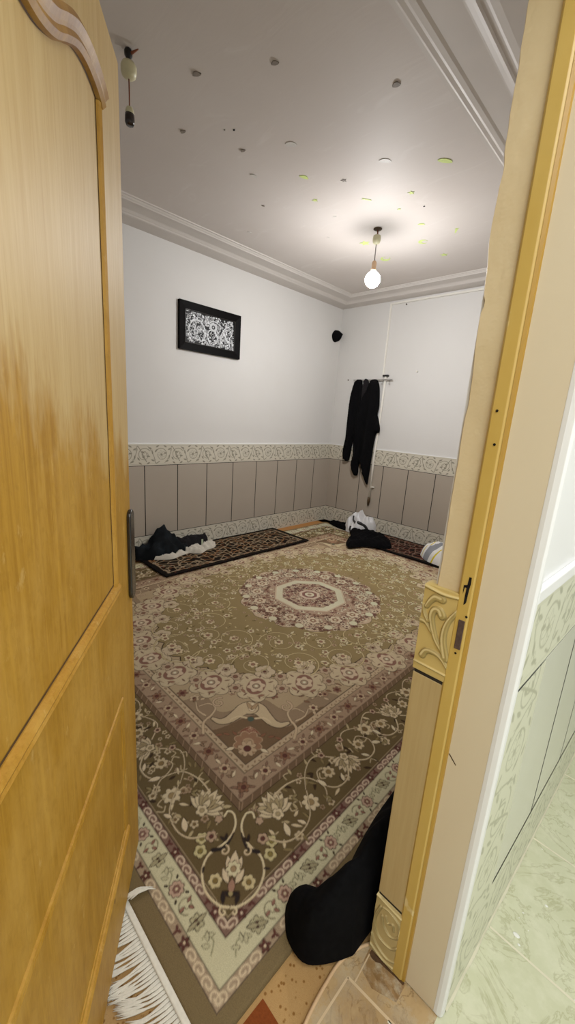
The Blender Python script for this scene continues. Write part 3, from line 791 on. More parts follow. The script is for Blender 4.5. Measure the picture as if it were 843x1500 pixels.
    for _ in range(420):
        if rng.rand() < .5: x, y = .14+rng.rand()*.18, .14+rng.rand()*(RB-.14)
        else: y, x = .14+rng.rand()*.18, .14+rng.rand()*(RA-.14)
        if x < .33 and y < .36 and abs(x-y) < .16: continue
        t = rng.rand()
        if t < .3: c.flower(x, y, .009+.008*rng.rand(), 5, ['#a99b80','#8a7660'][rng.randint(2)], DK, '#5f4c33', rng.rand()*6, .4, .0014)
        elif t < .8: c.petal(x, y, .024+.014*rng.rand(), .009, rng.rand()*6.3, ['#9b8e6e','#b7a98c','#6f6243','#2a2119'][rng.randint(4)], DK, .001)
        else: a = rng.rand()*6.3; c.line(cubic([(x, y), (x+.02*math.cos(a), y+.02*math.sin(a)), (x+.03*math.cos(a+.8), y+.03*math.sin(a+.8))], 5), .0032, '#a99b7e')
    # corner cartouche, symmetric on the diagonal
    def both(f):
        f(lambda a, b: (a, b)); f(lambda a, b: (b, a))
    q = .7071
    def dg(s, t): return ((s*q)-(t*q), (s*q)+(t*q))          # s along the diagonal, t across
    for sg in (1, -1):
        G = lambda s, t: dg(s, t*sg)
        c.line(cubic([G(.200, 0), G(.205, .030), G(.235, .070), G(.285, .090), G(.330, .080), G(.355, .050), G(.385, .022), G(.425, .010), G(.462, .020), G(.470, .040), G(.452, .050)], 10), .0058, '#c5b596', .0058, DK, .0012)
        c.line(cubic([G(.345, .070), G(.352, .040), G(.375, .022), G(.40, .012)], 8), .013, '#1e1a1c', .004)
        c.spiral(*G(.345, .034), .016, 1.0, 1, .005, '#b9a88c'); 
        c.petal(*G(.300, .088), .022, .007, math.atan2(q, -q*1)*sg, '#1e1a1c', None)
        c.spiral(*G(.190, .014), .012, .9, 0, .0045, '#c5b596', sg)
        c.flower(*G(.262, .048), .020, 6, '#b3a782', DK, '#6b5a35', 0, .25, .0018)
        c.leafpair(*G(.236, .022), .030, PI*1.25+sg*.7, '#1e1a1c')
        for kk in (.30, .33): c.petal(*G(kk-.04, .012), .040, .016, PI/4+sg*(.5 if kk < .31 else .22), CR, DK)
    c.petal(*dg(.285, 0), .060, .026, PI/4, CR, DK); c.flower(*dg(.295, 0), .022, 7, '#c5b89a', DK, '#8b765a', 0, .3); c.petal(*dg(.235, 0), .035, .018, PI/4, '#8a6a5c', DK)
    c.disc(*dg(.232, 0), .006, '#8a7f5a')
    def corner(Pm):
        c.palmette(*Pm(.425, .250), .078, 1.25 if Pm(1, 2)[0] == 1 else PI/2-1.25, '#b6a98e', '#8d8063')
        c.flower(*Pm(.538, .195), .032, 7, '#b3a68c', DK, '#7c6a4c', 0, .35); c.flower(*Pm(.316, .165), .020, 5, '#aca47c', DK, '#6d6238'); c.flower(*Pm(.345, .190), .019, 5, '#aca47c', DK, '#6d6238'); c.flower(*Pm(.330, .215), .018, 5, '#9a8470', DK, MR)
        vine([Pm(.345, .20), Pm(.375, .16), Pm(.43, .145), Pm(.50, .165), Pm(.56, .235)]); c.petal(*Pm(.40, .165), .045, .018, .4, CR, DK)
        c.petal(*Pm(.385, .30), .03, .012, 2.2, '#a19474', DK); c.flower(*Pm(.36, .265), .013, 5, '#9a8470', DK, None)
        vine([Pm(.46, .30), Pm(.53, .30), Pm(.60, .27), Pm(.62, .20), Pm(.58, .155)]); c.petal(*Pm(.47, .155), .03, .012, -.5, CR, DK)
        c.leafpair(*Pm(.29, .24), .022, .3, '#1f1b1a'); c.leafpair(*Pm(.50, .25), .026, 2.2, '#7a6f50')
    both(corner)
    for ax, L in ((0, RA), (1, RB)):
        Pm = (lambda s, o: (s, o)) if ax == 0 else (lambda s, o: (o, s))
        s_ = .78; k = 0
        while s_ < L+.1:
            ang = (PI/2 if ax == 0 else 0)+(.5 if k % 2 else -2.6)
            c.palmette(*Pm(s_, .228), .070, ang, '#b0a288', '#85785c')
            for sg in (1, -1):
                vine([Pm(s_+sg*.02, .20), Pm(s_+sg*.065, .165), Pm(s_+sg*.125, .170), Pm(s_+sg*.155, .215), Pm(s_+sg*.130, .262), Pm(s_+sg*.092, .250)])
                vine([Pm(s_+sg*.03, .26), Pm(s_+sg*.09, .315), Pm(s_+sg*.16, .295), Pm(s_+sg*.22, .24)], .0042)
                c.flower(*Pm(s_+sg*.098, .232), .026, 7, '#a99b80', DK, '#6d5b3c', k, .36); c.petal(*Pm(s_+sg*.15, .200), .04, .016, 1.2*sg+ax, CR, DK)
                c.petal(*Pm(s_+sg*.085, .168), .034, .012, -.6*sg, CR, DK); c.flower(*Pm(s_+sg*.060, .300), .015, 5, '#9a8470', DK, MR); c.leafpair(*Pm(s_+sg*.175, .155), .024, k+sg, '#7a6f50')
            c.flower(*Pm(s_+.190, .262), .034, 7, '#aea084', DK, '#5f4c33', k*.7, .36); c.flower(*Pm(s_+.20, .165), .022, 6, '#a99b80', DK, '#5f4c33', k*.7, .36)
            s_ += .37; k += 1
    # inner panel ------------------------------------------------
    inn = d > .470
    EX, EY = .865, 1.285
    nx_ = (RA-c.X)/EX; ny_ = (RB-c.Y)/EY; rho = np.sqrt(nx_**2+ny_**2); tht = np.arctan2(ny_+0*nx_, nx_+0*ny_)
    # pinkish ground between ring and frame, darker in the corner
    ring_out = 1.13+.04*np.cos(tht*26)
    mask = inn & (rho < ring_out+.10); img[mask] = srgb('#796856')
    mask = inn & (rho < ring_out); img[mask] = srgb('#94846c')
    # birds and fan in the corner
    for sg in (1, -1):
        G = lambda s, t: dg(s, t*sg)
        body = cubic([G(.965, .010), G(.955, .035), G(.925, .060), G(.885, .095), G(.870, .130), G(.885, .165)], 8)
        c.line([(x+.0, y+.0) for x, y in body], .078, '#a8987e', .014, DK, .0035)
        c.line(cubic([G(.90, .02), G(.905, .06), G(.88, .09)], 6), .010, '#b5a68a', .004)
        vine([G(.800, .190), G(.86, .200), G(.905, .175), G(.95, .165), G(.975, .20), G(.955, .24)], .011, '#a8967e'); vine([G(.90, .20), G(.93, .24), G(.98, .26)], .009, '#a8967e')
        c.spiral(*G(.985, .155), .034, 1.2, 1, .010, '#a28e78', sg, DK)
        for kk in range(4): c.petal(*G(.80, .02+.03*kk), .030, .012, PI/4+sg*(.3+.5*kk), '#6c4a3a', DK, .001)
        c.petal(*G(.735, .055), .034, .014, PI/4+sg*2.0, CR, DK)
    for k in range(-4, 5): c.petal(*dg(.85, 0), .060, .010, PI*1.25+k*.22, '#6a3f34', '#a88f78', .0012)
    c.flower(*dg(.765, 0), .060, 8, '#7c5f4c', '#a08c74', '#8f7a62', .4, .25, .003); c.flower(*dg(.735, 0), .040, 8, '#a08c74', DK, MR, .2, .45)
    c.petal(*dg(.945, 0), .055, .034, PI/4, CR, DK); c.leafpair(*dg(.955, 0), .05, PI/4, '#8f7a60'); c.disc(*dg(.895, 0), .014, '#3c4a44')
    # random little filler between ring and frame
    for _ in range(420):
        x = .48+rng.rand()*(RA-.48); y = .48+rng.rand()*(RB-.48)
        r_ = math.hypot((RA-x)/EX, (RB-y)/EY)
        if 1.03 < r_ < 1.30 and abs(x-y) > .02 and not (x+y < 1.46 and abs(x-y) < .34):
            t = rng.rand()
            if t < .5: c.flower(x, y, .014+.012*rng.rand(), 6, ['#a8967e','#8a6f5c','#6a4c40'][rng.randint(3)], DK, MR, rng.rand()*6, .4, .0016)
            else: c.petal(x, y, .028, .012, rng.rand()*6.3, ['#a8967e','#6a5040'][rng.randint(2)], DK, .0014)
    # scalloped olive field
    scal = .905+.035*np.abs(np.cos(tht*14))
    mask = rho < scal+.006; img[mask] = srgb(DK); mask = rho < scal; img[mask] = srgb('#77694a')
    # petal flowers on the ring
    pos = []
    nfl = 28
    for k in range(nfl//4+1):
        a = (k+.0)*2*PI/nfl
        pos.append((a, 1.0))
    for a, rr in pos:
        x = RA-EX*rr*math.cos(a); y = RB-EY*rr*math.sin(a); inw = math.atan2(RB-y, RA-x)
        c.polar(x, y, lambda t: .112*(.80+.20*np.abs(np.cos(t*3.5))), .112, '#a79a82', DK, .003, inw)
        px, py = x+.125*math.cos(inw), y+.125*math.sin(inw)
        c.polar(px, py, lambda t: .056*(.78+.22*np.abs(np.cos(t*2.5))), .056, '#a89a84', DK, .003, inw); c.flower(px, py, .020, 5, '#8d7c68', DK, MR, inw, .4)
        c.polar(x, y, lambda t: .062*(.86+.14*np.cos(t*2)), .062, '#6f5047', None, 0, inw); c.polar(x, y, lambda t: .046*(.88+.12*np.cos(t*6)), .046, '#ad9c88', '#54382f', .002, inw)
        c.disc(x, y, .017, '#8b7a68', DK, .003); c.disc(x, y, .008, '#c7b8a2')
        for kk in range(7):
            aa = inw+kk*2*PI/7+.4; c.line([(x+.088*math.cos(aa+t_), y+.088*math.sin(aa+t_)) for t_ in (-.20, -.1, 0, .1, .20)], .0028, '#6d5a4a')
            c.petal(x+.066*math.cos(aa+.4), y+.066*math.sin(aa+.4), .03, .008, aa+.4, '#5f463c', None)
        for s_ in (-1, 1):
            c.petal(x-.075*math.cos(inw+s_*.9), y-.075*math.sin(inw+s_*.9), .035, .013, inw+s_*2.2, '#7a5a4c', DK, .001)
            b_ = inw+s_*PI/2; c.flower(x+.125*math.cos(b_)+.03*math.cos(inw), y+.125*math.sin(b_)+.03*math.sin(inw), .034, 6, '#9c8a76', DK, '#6a4c40', inw, .35, .0025)
    # field: vine circles with flowers
    def inside_field(x, y): return math.hypot((RA-x)/EX, (RB-y)/EY)
    vc = [(.60,1.62,.13),(.66,1.34,.13),(.78,1.10,.12),(.93,.90,.12),(1.10,.74,.12),(1.29,.66,.12),(1.20,.98,.13),(1.00,1.16,.12),(.84,1.36,.11),(.74,1.60,.12),(.73,1.80,.11),(1.32,.88,.08),(.60,1.80,.10),(1.06,.98,.06)]
    for i, (x, y, r) in enumerate(vc):
        sg = 1 if i % 2 else -1
        c.spiral(x, y, r, 1.25, i*1.7, .0060, '#b0a27c', sg, DK, .30)
        c.flower(x, y, .030, 6, '#b5a68a', DK, '#7a5a4c', i, .38, .0024)
        for k in range(5):
            a = i*1.1+k*1.26; xx, yy = x+r*1.02*math.cos(a), y+r*1.02*math.sin(a)
            if inside_field(xx, yy) < .90 and math.hypot(RA-xx, RB-yy) > .50:
                if k % 2: c.flower(xx, yy, .024, 5, '#b8aa8e', DK, '#6e5040', a, .4, .0022)
                else: c.leafpair(xx, yy, .036, a+.6, '#a3966f'); c.petal(xx, yy, .04, .014, a, '#b8aa8e', DK)
    for _ in range(420):
        x = .45+rng.rand()*(RA-.45); y = .5+rng.rand()*(RB-.5)
        if inside_field(x, y) < .87 and math.hypot(RA-x, RB-y) > .57:
            t = rng.rand()
            if t < .45: c.flower(x, y, .009+.010*rng.rand(), 5, ['#b5a888','#a08d72'][rng.randint(2)], DK, '#6a4c40', rng.rand()*6, .4, .0016)
            else: c.petal(x, y, .026, .009, rng.rand()*6.3, ['#a99c74','#5c5132','#b5a888'][rng.randint(3)], DK if t > .7 else None, .001)
    # central medallion
    def fc(cx, cy, R1, n, amp): return lambda t: R1*(1-amp+amp*np.abs(np.cos(n*t/2)))
    c.polar(RA, RB, fc(0,0,.54, 16, .10), .54, '#a18f7c', DK, .003)
    c.polar(RA, RB, fc(0,0,.50, 16, .14), .50, '#8c7768', '#b6a58e', .004)
    for _ in range(420):
        a = PI+rng.rand()*PI/2; r = .23+.29*math.sqrt(rng.rand()); x, y = RA+r*math.cos(a), RB+r*math.sin(a); t = rng.rand()
        if t < .45: c.flower(x, y, .010+.012*rng.rand(), 6, ['#b5a592','#7d6052','#5f473c','#ab9884'][rng.randint(4)], DK, MR, rng.rand()*6, .4, .0014)
        elif t < .75: c.petal(x, y, .024, .010, rng.rand()*6.3, ['#c0b19a','#6e504a'][rng.randint(2)], DK, .001)
        else: c.disc(x, y, .005, ['#2c2022','#c4b6a0'][rng.randint(2)])
    for k in range(5):
        a = PI+k*PI/8; x, y = RA+.40*math.cos(a), RB+.40*math.sin(a); c.flower(x, y, .048, 6, '#b3a390', DK, '#7a5f50', a, .3, .003); c.flower(x, y, .024, 5, '#75594a', None, CR, a, .3)
        a += PI/16; x, y = RA+.475*math.cos(a), RB+.475*math.sin(a); c.polar(x, y, lambda t: .036*(.75+.25*np.cos(t)), .036, '#bdae98', DK, .002, a)
    octo = lambda R1: (lambda t: R1/np.cos((t+PI/8) % (PI/4)-PI/8)*math.cos(PI/8))
    c.polar(RA, RB, octo(.285), .30, '#b0a08c', '#6d574a', .004, PI/8*0); c.polar(RA, RB, octo(.275), .29, '#b8ab97', '#7d6a5a', .002)
    c.polar(RA, RB, octo(.218), .23, '#8f7e6c', DK, .003)
    for _ in range(110):
        a = PI+rng.rand()*PI/2; r = .20*math.sqrt(rng.rand()); x, y = RA+r*math.cos(a), RB+r*math.sin(a)
        c.flower(x, y, .008+.009*rng.rand(), 6, ['#b5a592','#5c4440','#8a6a60'][rng.randint(3)], DK, MR, rng.rand()*6, .4, .0012)
    c.polar(RA, RB, octo(.085), .09, '#a8988a', DK, .003); c.polar(RA, RB, octo(.062), .07, '#6b4a46', '#c0b2a0', .003); c.polar(RA, RB, octo(.038), .04, '#b9aa98', DK, .003); c.polar(RA, RB, octo(.018), .02, '#7c6a5c')
    return c
rc = rug_canvas()
CX, CY = 2.815-RA, -3.785+RB
EXm, EYm = .036, .048       # plain olive margin
def graded(L, fine, coarse):
    out = [0.]
    while out[-1] < L: t = out[-1]/L; out.append(out[-1]+fine+(coarse-fine)*t)
    a = np.array(out); return a*(L/a[-1])
us = graded(2*RA+2*EXm, .0029, .0050)-EXm    # from the near right edge inwards
vs = graded(2*RB+2*EYm, .0029, .0058)-EYm
def fold_(a, L): return np.minimum(np.clip(a, 0, None), 2*L-np.clip(a, 0, 2*L))
cols = rc.sample(np.clip(fold_(us, RA), 0, RA), np.clip(fold_(vs, RB), 0, RB)).copy()
mg = (us < 0)[None, :] | (us > 2*RA)[None, :] | (vs < 0)[:, None] | (vs > 2*RB)[:, None]
cols[mg] = srgb('#695c42')
# pile colours scaled paler towards the far end, with one warm tint overall
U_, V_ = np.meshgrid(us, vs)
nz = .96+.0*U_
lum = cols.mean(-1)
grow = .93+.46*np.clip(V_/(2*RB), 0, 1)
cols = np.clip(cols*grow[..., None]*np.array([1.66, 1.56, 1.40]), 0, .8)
relz = np.clip(lum*3, 0, 1)*.0012
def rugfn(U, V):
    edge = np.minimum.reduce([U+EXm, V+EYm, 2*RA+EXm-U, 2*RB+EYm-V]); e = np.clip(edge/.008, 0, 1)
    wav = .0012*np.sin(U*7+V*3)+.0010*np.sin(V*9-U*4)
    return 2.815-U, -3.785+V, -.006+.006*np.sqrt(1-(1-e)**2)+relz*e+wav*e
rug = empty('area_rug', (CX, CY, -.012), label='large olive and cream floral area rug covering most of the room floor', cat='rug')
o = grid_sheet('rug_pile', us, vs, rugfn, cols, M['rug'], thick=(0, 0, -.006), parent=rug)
o.matrix_parent_inverse = Matrix.Translation((-CX, -CY, .012))
# fringe on the near short side: woven heading + knotted tassels
mb = MB().box((2.851-2.70, -3.846, -.011), (2.851, -3.831, -.002))
o = obj('fringe_heading', mb, M['fringe'], parent=rug, bevel=.003); o.matrix_parent_inverse = Matrix.Translation((-CX, -CY, .012))
mb = MB(); x = 2.848; k = 0
while x > 2.10:
    L = .082+.026*random.random(); sw = .25+.20*noise.noise(Vector((x*8, 0, 0)))+random.uniform(-.22, .22)
    for j in range(5):
        off = (j-2)*.0012; s2 = sw+(j-2)*.06; LL = L*(.88+.2*random.random()); pts = []
        for t in np.linspace(0, 1, 7):
            pts.append((x+off-LL*math.sin(s2)*t*t*.9, -3.845-LL*t*math.cos(s2*.5), -.0075+.003*math.sin(t*PI)+.0012*j*(1-t)*0-.0012*t))
        mb.tube(pts, [.0016, .0019, .0021, .0020, .0018, .0015, .0006], 6)
    x -= .0088
    k += 1
o = obj('fringe_tassels', mb, M['fringe'], parent=rug, smooth=True, kind='stuff'); o.matrix_parent_inverse = Matrix.Translation((-CX, -CY, .012))
mb = MB()   # a few tassels thrown back over the rug edge
for j in range(9):
    pts = [(2.462+.002*j+.018*t+.004*math.sin(j*2+t*4), -3.842+.010*j*.2+.060*t, .001+.010*math.sin(PI*t)+.0012*j*(1-t)*.6) for t in np.linspace(0, 1, 8)]
    mb.tube(pts, [.0018, .002, .0022, .0022, .002, .0018, .0014, .0006], 6)
o = obj('flipped_tassel', mb, M['fringe'], parent=rug, smooth=True); o.matrix_parent_inverse = Matrix.Translation((-CX, -CY, .012))

# coloured pieces of the moquette left showing
struct('floor_patch', MB().prism([(2.862, -3.688), (2.935, -3.690), (2.94, -3.85), (2.86, -3.85)], -.0125, -.0105), M['redpatch'])
struct('floor_strip', MB().box((.0, -3.9, -.013), (.19, -.0, -.0108)).box((.0, -.16, -.013), (2.98, 0, -.0108)), M['orangemoq'])

# ================================================================== SMALL RUNNER RUGS
def small_rug(name, x0, x1, y0, y1, label, seed):
    W, H = x1-x0, y1-y0; c = Canvas(W, H, .004, '#0b0706'); rs = np.random.RandomState(seed)
    b = .055
    c.rect(b, W-b, b, H-b, '#0d0705')
    # crackle of tan cell lines from jittered hexagon-like lattice
    st = .062; nx_, ny_ = int((W-2*b)/st)+3, int((H-2*b)/st)+3
    P = {}
    for i in range(nx_):
        for j in range(ny_): P[i, j] = (b+(i-.5+(.5 if j % 2 else 0))*st+rs.uniform(-.016, .016), b+(j-.5)*st+rs.uniform(-.016, .016))
    def clipin(p): return (min(max(p[0], b), W-b), min(max(p[1], b), H-b))
    cc = (['#b8a283', '#a18a6c', '#b09878', '#a07048'] if seed == 3 else ['#8d6f5e', '#7a5a4c', '#9a7a68', '#8a4a3a'])
    for i in range(nx_-1):
        for j in range(ny_-1):
            o_ = 1 if j % 2 else 0
            for q, (di, dj) in enumerate(((1, 0), (o_, 1), (o_-1, 1))):
                if (i+di, j+dj) in P and rs.rand() < .80:
                    p, r = clipin(P[i, j]), clipin(P[i+di, j+dj])
                    mx = ((p[0]+r[0])/2+rs.uniform(-.012, .012), (p[1]+r[1])/2+rs.uniform(-.012, .012))
                    c.line(cubic([p, mx, r], 4), .0056, cc[rs.randint(4)])
            if rs.rand() < .5: p = clipin(P[i, j]); c.flower(p[0], p[1], .014, 5, cc[rs.randint(4)], None, '#150c0a', rs.rand()*6)
            if rs.rand() < .25: p = clipin(P[i, j]); c.disc(p[0]+.02, p[1]+.02, .006, '#7c3a1c')
    for d_ in (.052,):
        c.line([(d_, d_), (W-d_, d_), (W-d_, H-d_), (d_, H-d_), (d_, d_)], .004, '#8a745c')
    us = np.linspace(0, W, int(W/.005)); vs = np.linspace(0, H, int(H/.005))
    def fn(U, V): return U+x0, V+y0, .0185+.0015*np.sin(U*11)+.0015*np.sin(V*8)+0*U
    return grid_sheet(name, us, vs, fn, c.sample(us, vs), M['mat'], thick=(0, 0, -.010), label=label, cat='rug')
small_rug('runner_rug', .012, .590, -2.685, -.985, 'small black rug with tan crackle pattern lying along the left wall', 3)
small_rug('runner_rug', .90, 2.60, -.560, -.012, 'small black rug with reddish speckle pattern along the back wall under the black cloth', 5)

# ================================================================== CLOTHING AND CLOTH HEAPS
up = lambda z0: (lambda u, v, h: (u, v, z0+h))
wl = lambda y0: (lambda u, v, h: (u, y0-h, v))
# pile by the left wall
cloth('navy_jacket', [(.035,-2.72),(.04,-2.50),(.035,-2.36),(.10,-2.26),(.175,-2.22),(.215,-2.32),(.24,-2.46),(.20,-2.62),(.12,-2.74)],
      up(.0215), lambda u, v: .085+.17*math.exp(-(((u-.085)/.07)**2+((v+2.44)/.115)**2)), M['navy'], edge=.05, step=.014,
      fold=lambda u, v: ridged(u, v, 9, 1., .055), label='dark navy jacket heaped in a peak by the left wall on the small rug', cat='jacket')
cloth('black_trousers', [(.03,-2.30),(.025,-2.12),(.035,-1.985),(.10,-1.955),(.145,-2.02),(.16,-2.14),(.15,-2.28)],
      up(.0215), .105, M['black_cloth2'], edge=.035, step=.012, fold=lambda u, v: ridged(u, v, 11, 4., .03),
      label='folded black trousers with a pale tag beside the navy jacket', cat='trousers')
lb = obj('garment_tag', MB().box((.1525, -2.070, .045), (.1555, -2.052, .100)), M['label'], label='x')
del lb['label']; lb.parent = bpy.data.objects['black_trousers']
cloth('white_shirt', [(.13,-2.66),(.165,-2.52),(.15,-2.36),(.13,-2.20),(.12,-2.05),(.10,-1.93),(.17,-1.915),(.235,-1.98),(.25,-2.07),(.30,-2.16),(.27,-2.22),(.235,-2.26),(.255,-2.36),(.285,-2.46),(.22,-2.58)],
      up(.0215), .035, M['white_cloth'], edge=.03, step=.010, fold=lambda u, v: ridged(u, v, 16, 7., .035),
      label='crumpled off-white shirt spilling out from under the navy jacket', cat='shirt')
# corner pile by the back wall
cloth('black_scarf', [(.21,-.15),(.28,-.205),(.42,-.26),(.56,-.27),(.60,-.20),(.56,-.13),(.47,-.085),(.33,-.09)],
      up(.006), .045, M['black_cloth'], edge=.04, step=.014, fold=lambda u, v: ridged(u, v, 10, 2., .02), label='flat black scarf on the floor in the far corner left of the white bag', cat='scarf')
cloth('plastic_bag', [(.50,-.20),(.56,-.27),(.66,-.30),(.76,-.24),(.845,-.14),(.85,-.05),(.78,-.02),(.66,-.025),(.55,-.06)],
      up(.006), lambda u, v: .12+.10*math.exp(-(((u-.66)/.13)**2+((v+.10)/.10)**2)), M['plastic_bag'], edge=.05, step=.010,
      fold=lambda u, v: ridged(u, v, 9, 3., .085), smooth=False, label='crumpled white plastic bag with black handles in the far corner', cat='bag')
bag = bpy.data.objects['plastic_bag']
def strap(pts, r=.012):
    o = obj('bag_handle', MB().tube(cubic(pts, 6), r, 10), M['black'], smooth=True); o.parent = bag; return o
strap([(.60,-.19,.19),(.615,-.21,.145),(.65,-.235,.135)]); strap([(.66,-.235,.125),(.71,-.235,.135),(.77,-.20,.105),(.80,-.18,.065)], .020)
strap([(.635,-.285,.085),(.64,-.30,.04),(.68,-.31,.015)]); strap([(.72,-.28,.075),(.735,-.29,.04),(.70,-.315,.02)])
cloth('black_robe', [(.66,-.30),(.80,-.16),(.98,-.17),(1.14,-.24),(1.24,-.36),(1.30,-.47),(1.24,-.55),(1.10,-.64),(1.06,-.74),(1.02,-.83),(.96,-.80),(.86,-.66),(.82,-.52),(.74,-.42)],
      up(.022), .05, M['black_cloth'], edge=.06, step=.016, fold=lambda u, v: ridged(u, v, 10, 9., .035), label='black robe thrown over the left end of the back runner rug', cat='robe')
# pillow half hidden behind the doorway
m = Mat('grey_yellow_print', '#c9c8c4', .85, 0, .15)
v = m.coord((1,1,1), rot=(0,.3,.5)); w_ = m.n('ShaderNodeTexWave'); w_.inputs['Scale'].default_value = 1.1; w_.inputs['Distortion'].default_value = 5; w_.inputs['Detail'].default_value = 1; m.l(v, w_.inputs['Vector'])
c = m.ramp(w_.outputs['Fac'], [(.0, '#85878d'), (.22, '#85878d'), (.26, '#dcdbd8'), (.66, '#dcdbd8'), (.70, '#cfb92c'), (.80, '#cfb92c'), (.84, '#e0dedb')], 'CONSTANT'); m.base(c); M['print'] = m.m
cloth('cushion', [(1.585,-.37),(1.60,-.30),(1.68,-.20),(1.80,-.12),(2.02,-.10),(2.14,-.22),(2.15,-.42),(2.04,-.55),(1.84,-.545),(1.70,-.50)],
      up(.0215), .15, M['print'], edge=.16, step=.015, fold=lambda u, v: ridged(u, v, 6, 6., .05), label='white, grey and yellow printed cushion on the back runner behind the doorway edge', cat='cushion')
# big black coat heaped on the rug beside the doorway
cloth('black_coat', [(2.800,-3.555),(2.775,-3.520),(2.790,-3.475),(2.845,-3.445),(2.86,-3.40),(2.845,-3.30),(2.842,-3.18),(2.83,-3.05),(2.84,-2.95),(2.90,-2.90),(2.965,-2.94),(2.972,-3.2),(2.968,-3.44),(2.958,-3.495),(2.90,-3.575),(2.84,-3.580)],
      up(.005), lambda u, v: .085+.13*max(0, min(1, (u-2.84)/.08))+.07*math.exp(-((v+3.15)/.2)**2), M['black_cloth'], edge=.055, step=.011,
      fold=lambda u, v: ridged(u, v, 9, 11., .035), label='big fluffy black coat heaped on the rug beside the doorway', cat='coat')

# garments on the hook rail
railobj = empty('hook_rail', (.55, 0, 1.79), label='thin steel hook rail on the back wall holding the black clothes', cat='hook rail')
def rel(o, r): o.parent = r; o.matrix_parent_inverse = Matrix.Translation(-Vector(r.location)); return o
rel(obj('rail_bar', MB().box((.285, -.034, 1.783), (.815, -.0295, 1.797)).box((.38, -.0295, 1.785), (.40, 0, 1.795)).box((.74, -.0295, 1.785), (.76, 0, 1.795)), M['steel'], bevel=.001), railobj)
for hx in (.33, .45, .58, .70, .79):
    rel(obj('hook', MB().tube(cubic([(hx, -.034, 1.79), (hx, -.055, 1.77), (hx, -.060, 1.745), (hx-.004, -.050, 1.735), (hx-.006, -.040, 1.745)], 5), .0028, 8), M['steel'], smooth=True), railobj)
def vf(freq, ph, amp): return lambda u, v: amp*math.sin(u*freq+ph+math.sin(v*3.)*1.1)
cloth('black_coat', [(.320,1.785),(.285,1.68),(.258,1.573),(.249,1.312),(.252,1.113),(.228,.975),(.236,.866),(.284,.816),(.334,.832),(.350,.919),(.370,1.068),(.405,1.19),(.440,1.576),(.430,1.700),(.410,1.785),(.365,1.797)],
      wl(-.036), .040, M['black_cloth'], edge=.05, step=.018, fold=vf(48, 0, .012), label='long black coat hanging from the left end of the hook rail', cat='coat')
cloth('grey_scarf', [(.435,1.785),(.50,1.785),(.515,1.70),(.50,1.55),(.47,1.3),(.45,1.2),(.42,1.3),(.425,1.55)],
      wl(-.036), .022, M['black_cloth2'], edge=.03, step=.015, fold=vf(60, 1, .008), label='dark grey scarf hanging between the two black garments on the rail', cat='scarf')
cloth('black_dress', [(.510,1.740),(.529,1.786),(.58,1.797),(.625,1.785),(.660,1.72),(.674,1.64),(.686,1.495),(.676,1.409),(.704,1.336),(.730,1.25),(.727,1.194),(.685,1.185),(.670,1.043),(.659,.809),(.644,.568),(.622,.575),(.568,.664),(.525,.80),(.500,.82),(.490,.80),(.492,.68),(.465,.655),(.425,.660),(.400,.72),(.378,.80),(.395,.924),(.375,1.187),(.395,1.447),(.46,1.62)],
      wl(-.037), .045, M['black_cloth'], edge=.05, step=.018, fold=vf(44, 2, .014), label='long black dress with ragged hem hanging at the pipe end of the rail', cat='dress')
# cap on the corner
cap = cloth('knitted_hat', [(-.075,.010),(-.070,-.030),(-.045,-.062),(-.005,-.070),(.035,-.050),(.060,-.010),(.078,.030),(.066,.044),(.030,.058),(-.010,.068),(-.045,.050)],
      lambda u, v, h: (.001+h, -.095+u, 2.298+v), .085, M['black_cloth'], edge=.07, step=.010, fold=lambda u, v: ridged(u, v, 14, 5., .012),
      label='black knitted cap hanging high on the left wall near the corner', cat='cap')

# ================================================================== PICTURE
pic = empty('framed_picture', (0, -1.908, 2.015), label='black framed embossed silver picture on the left wall', cat='picture')
ya, yb, za, zb = -2.240, -1.580, 1.820, 2.212
def frame_ring(name, o_, i_, mat):
    (y0, y1, z0, z1, xo), (p0, p1, q0, q1, xi) = o_, i_
    A = [(xo, y0, z0), (xo, y1, z0), (xo, y1, z1), (xo, y0, z1)]; B = [(xi, p0, q0), (xi, p1, q0), (xi, p1, q1), (xi, p0, q1)]
    Bk = [(.0, y0, z0), (.0, y1, z0), (.0, y1, z1), (.0, y0, z1)]; In = [(.008, p0, q0), (.008, p1, q0), (.008, p1, q1), (.008, p0, q1)]
    mb = MB().add(A+B+Bk+In, [(k, (k+1)%4, (k+1)%4+4, k+4) for k in range(4)]+[(k, k+8, (k+1)%4+8, (k+1)%4) for k in range(4)]+[(k+4, (k+1)%4+4, (k+1)%4+12, k+12) for k in range(4)])
    return rel(obj(name, mb, mat, bevel=.002), pic)
w_ = .062
frame_ring('outer_frame', (ya, yb, za, zb, .030), (ya+w_, yb-w_, za+w_, zb-w_, .020), M['frame'])
frame_ring('inner_frame', (ya+w_, yb-w_, za+w_, zb-w_, .022), (ya+w_+.008, yb-w_-.008, za+w_+.008, zb-w_-.008, .018), M['black_gloss'])
PW, PH = (yb-ya)-2*w_-.014, (zb-za)-2*w_-.014
pc = Canvas(PW, PH, .0013, '#101114'); ph = Canvas(PW, PH, .0013, (0., 0., 0.))
def emb(f):
    f(pc, '#dde1e6'); f(ph, (.9, .9, .9))
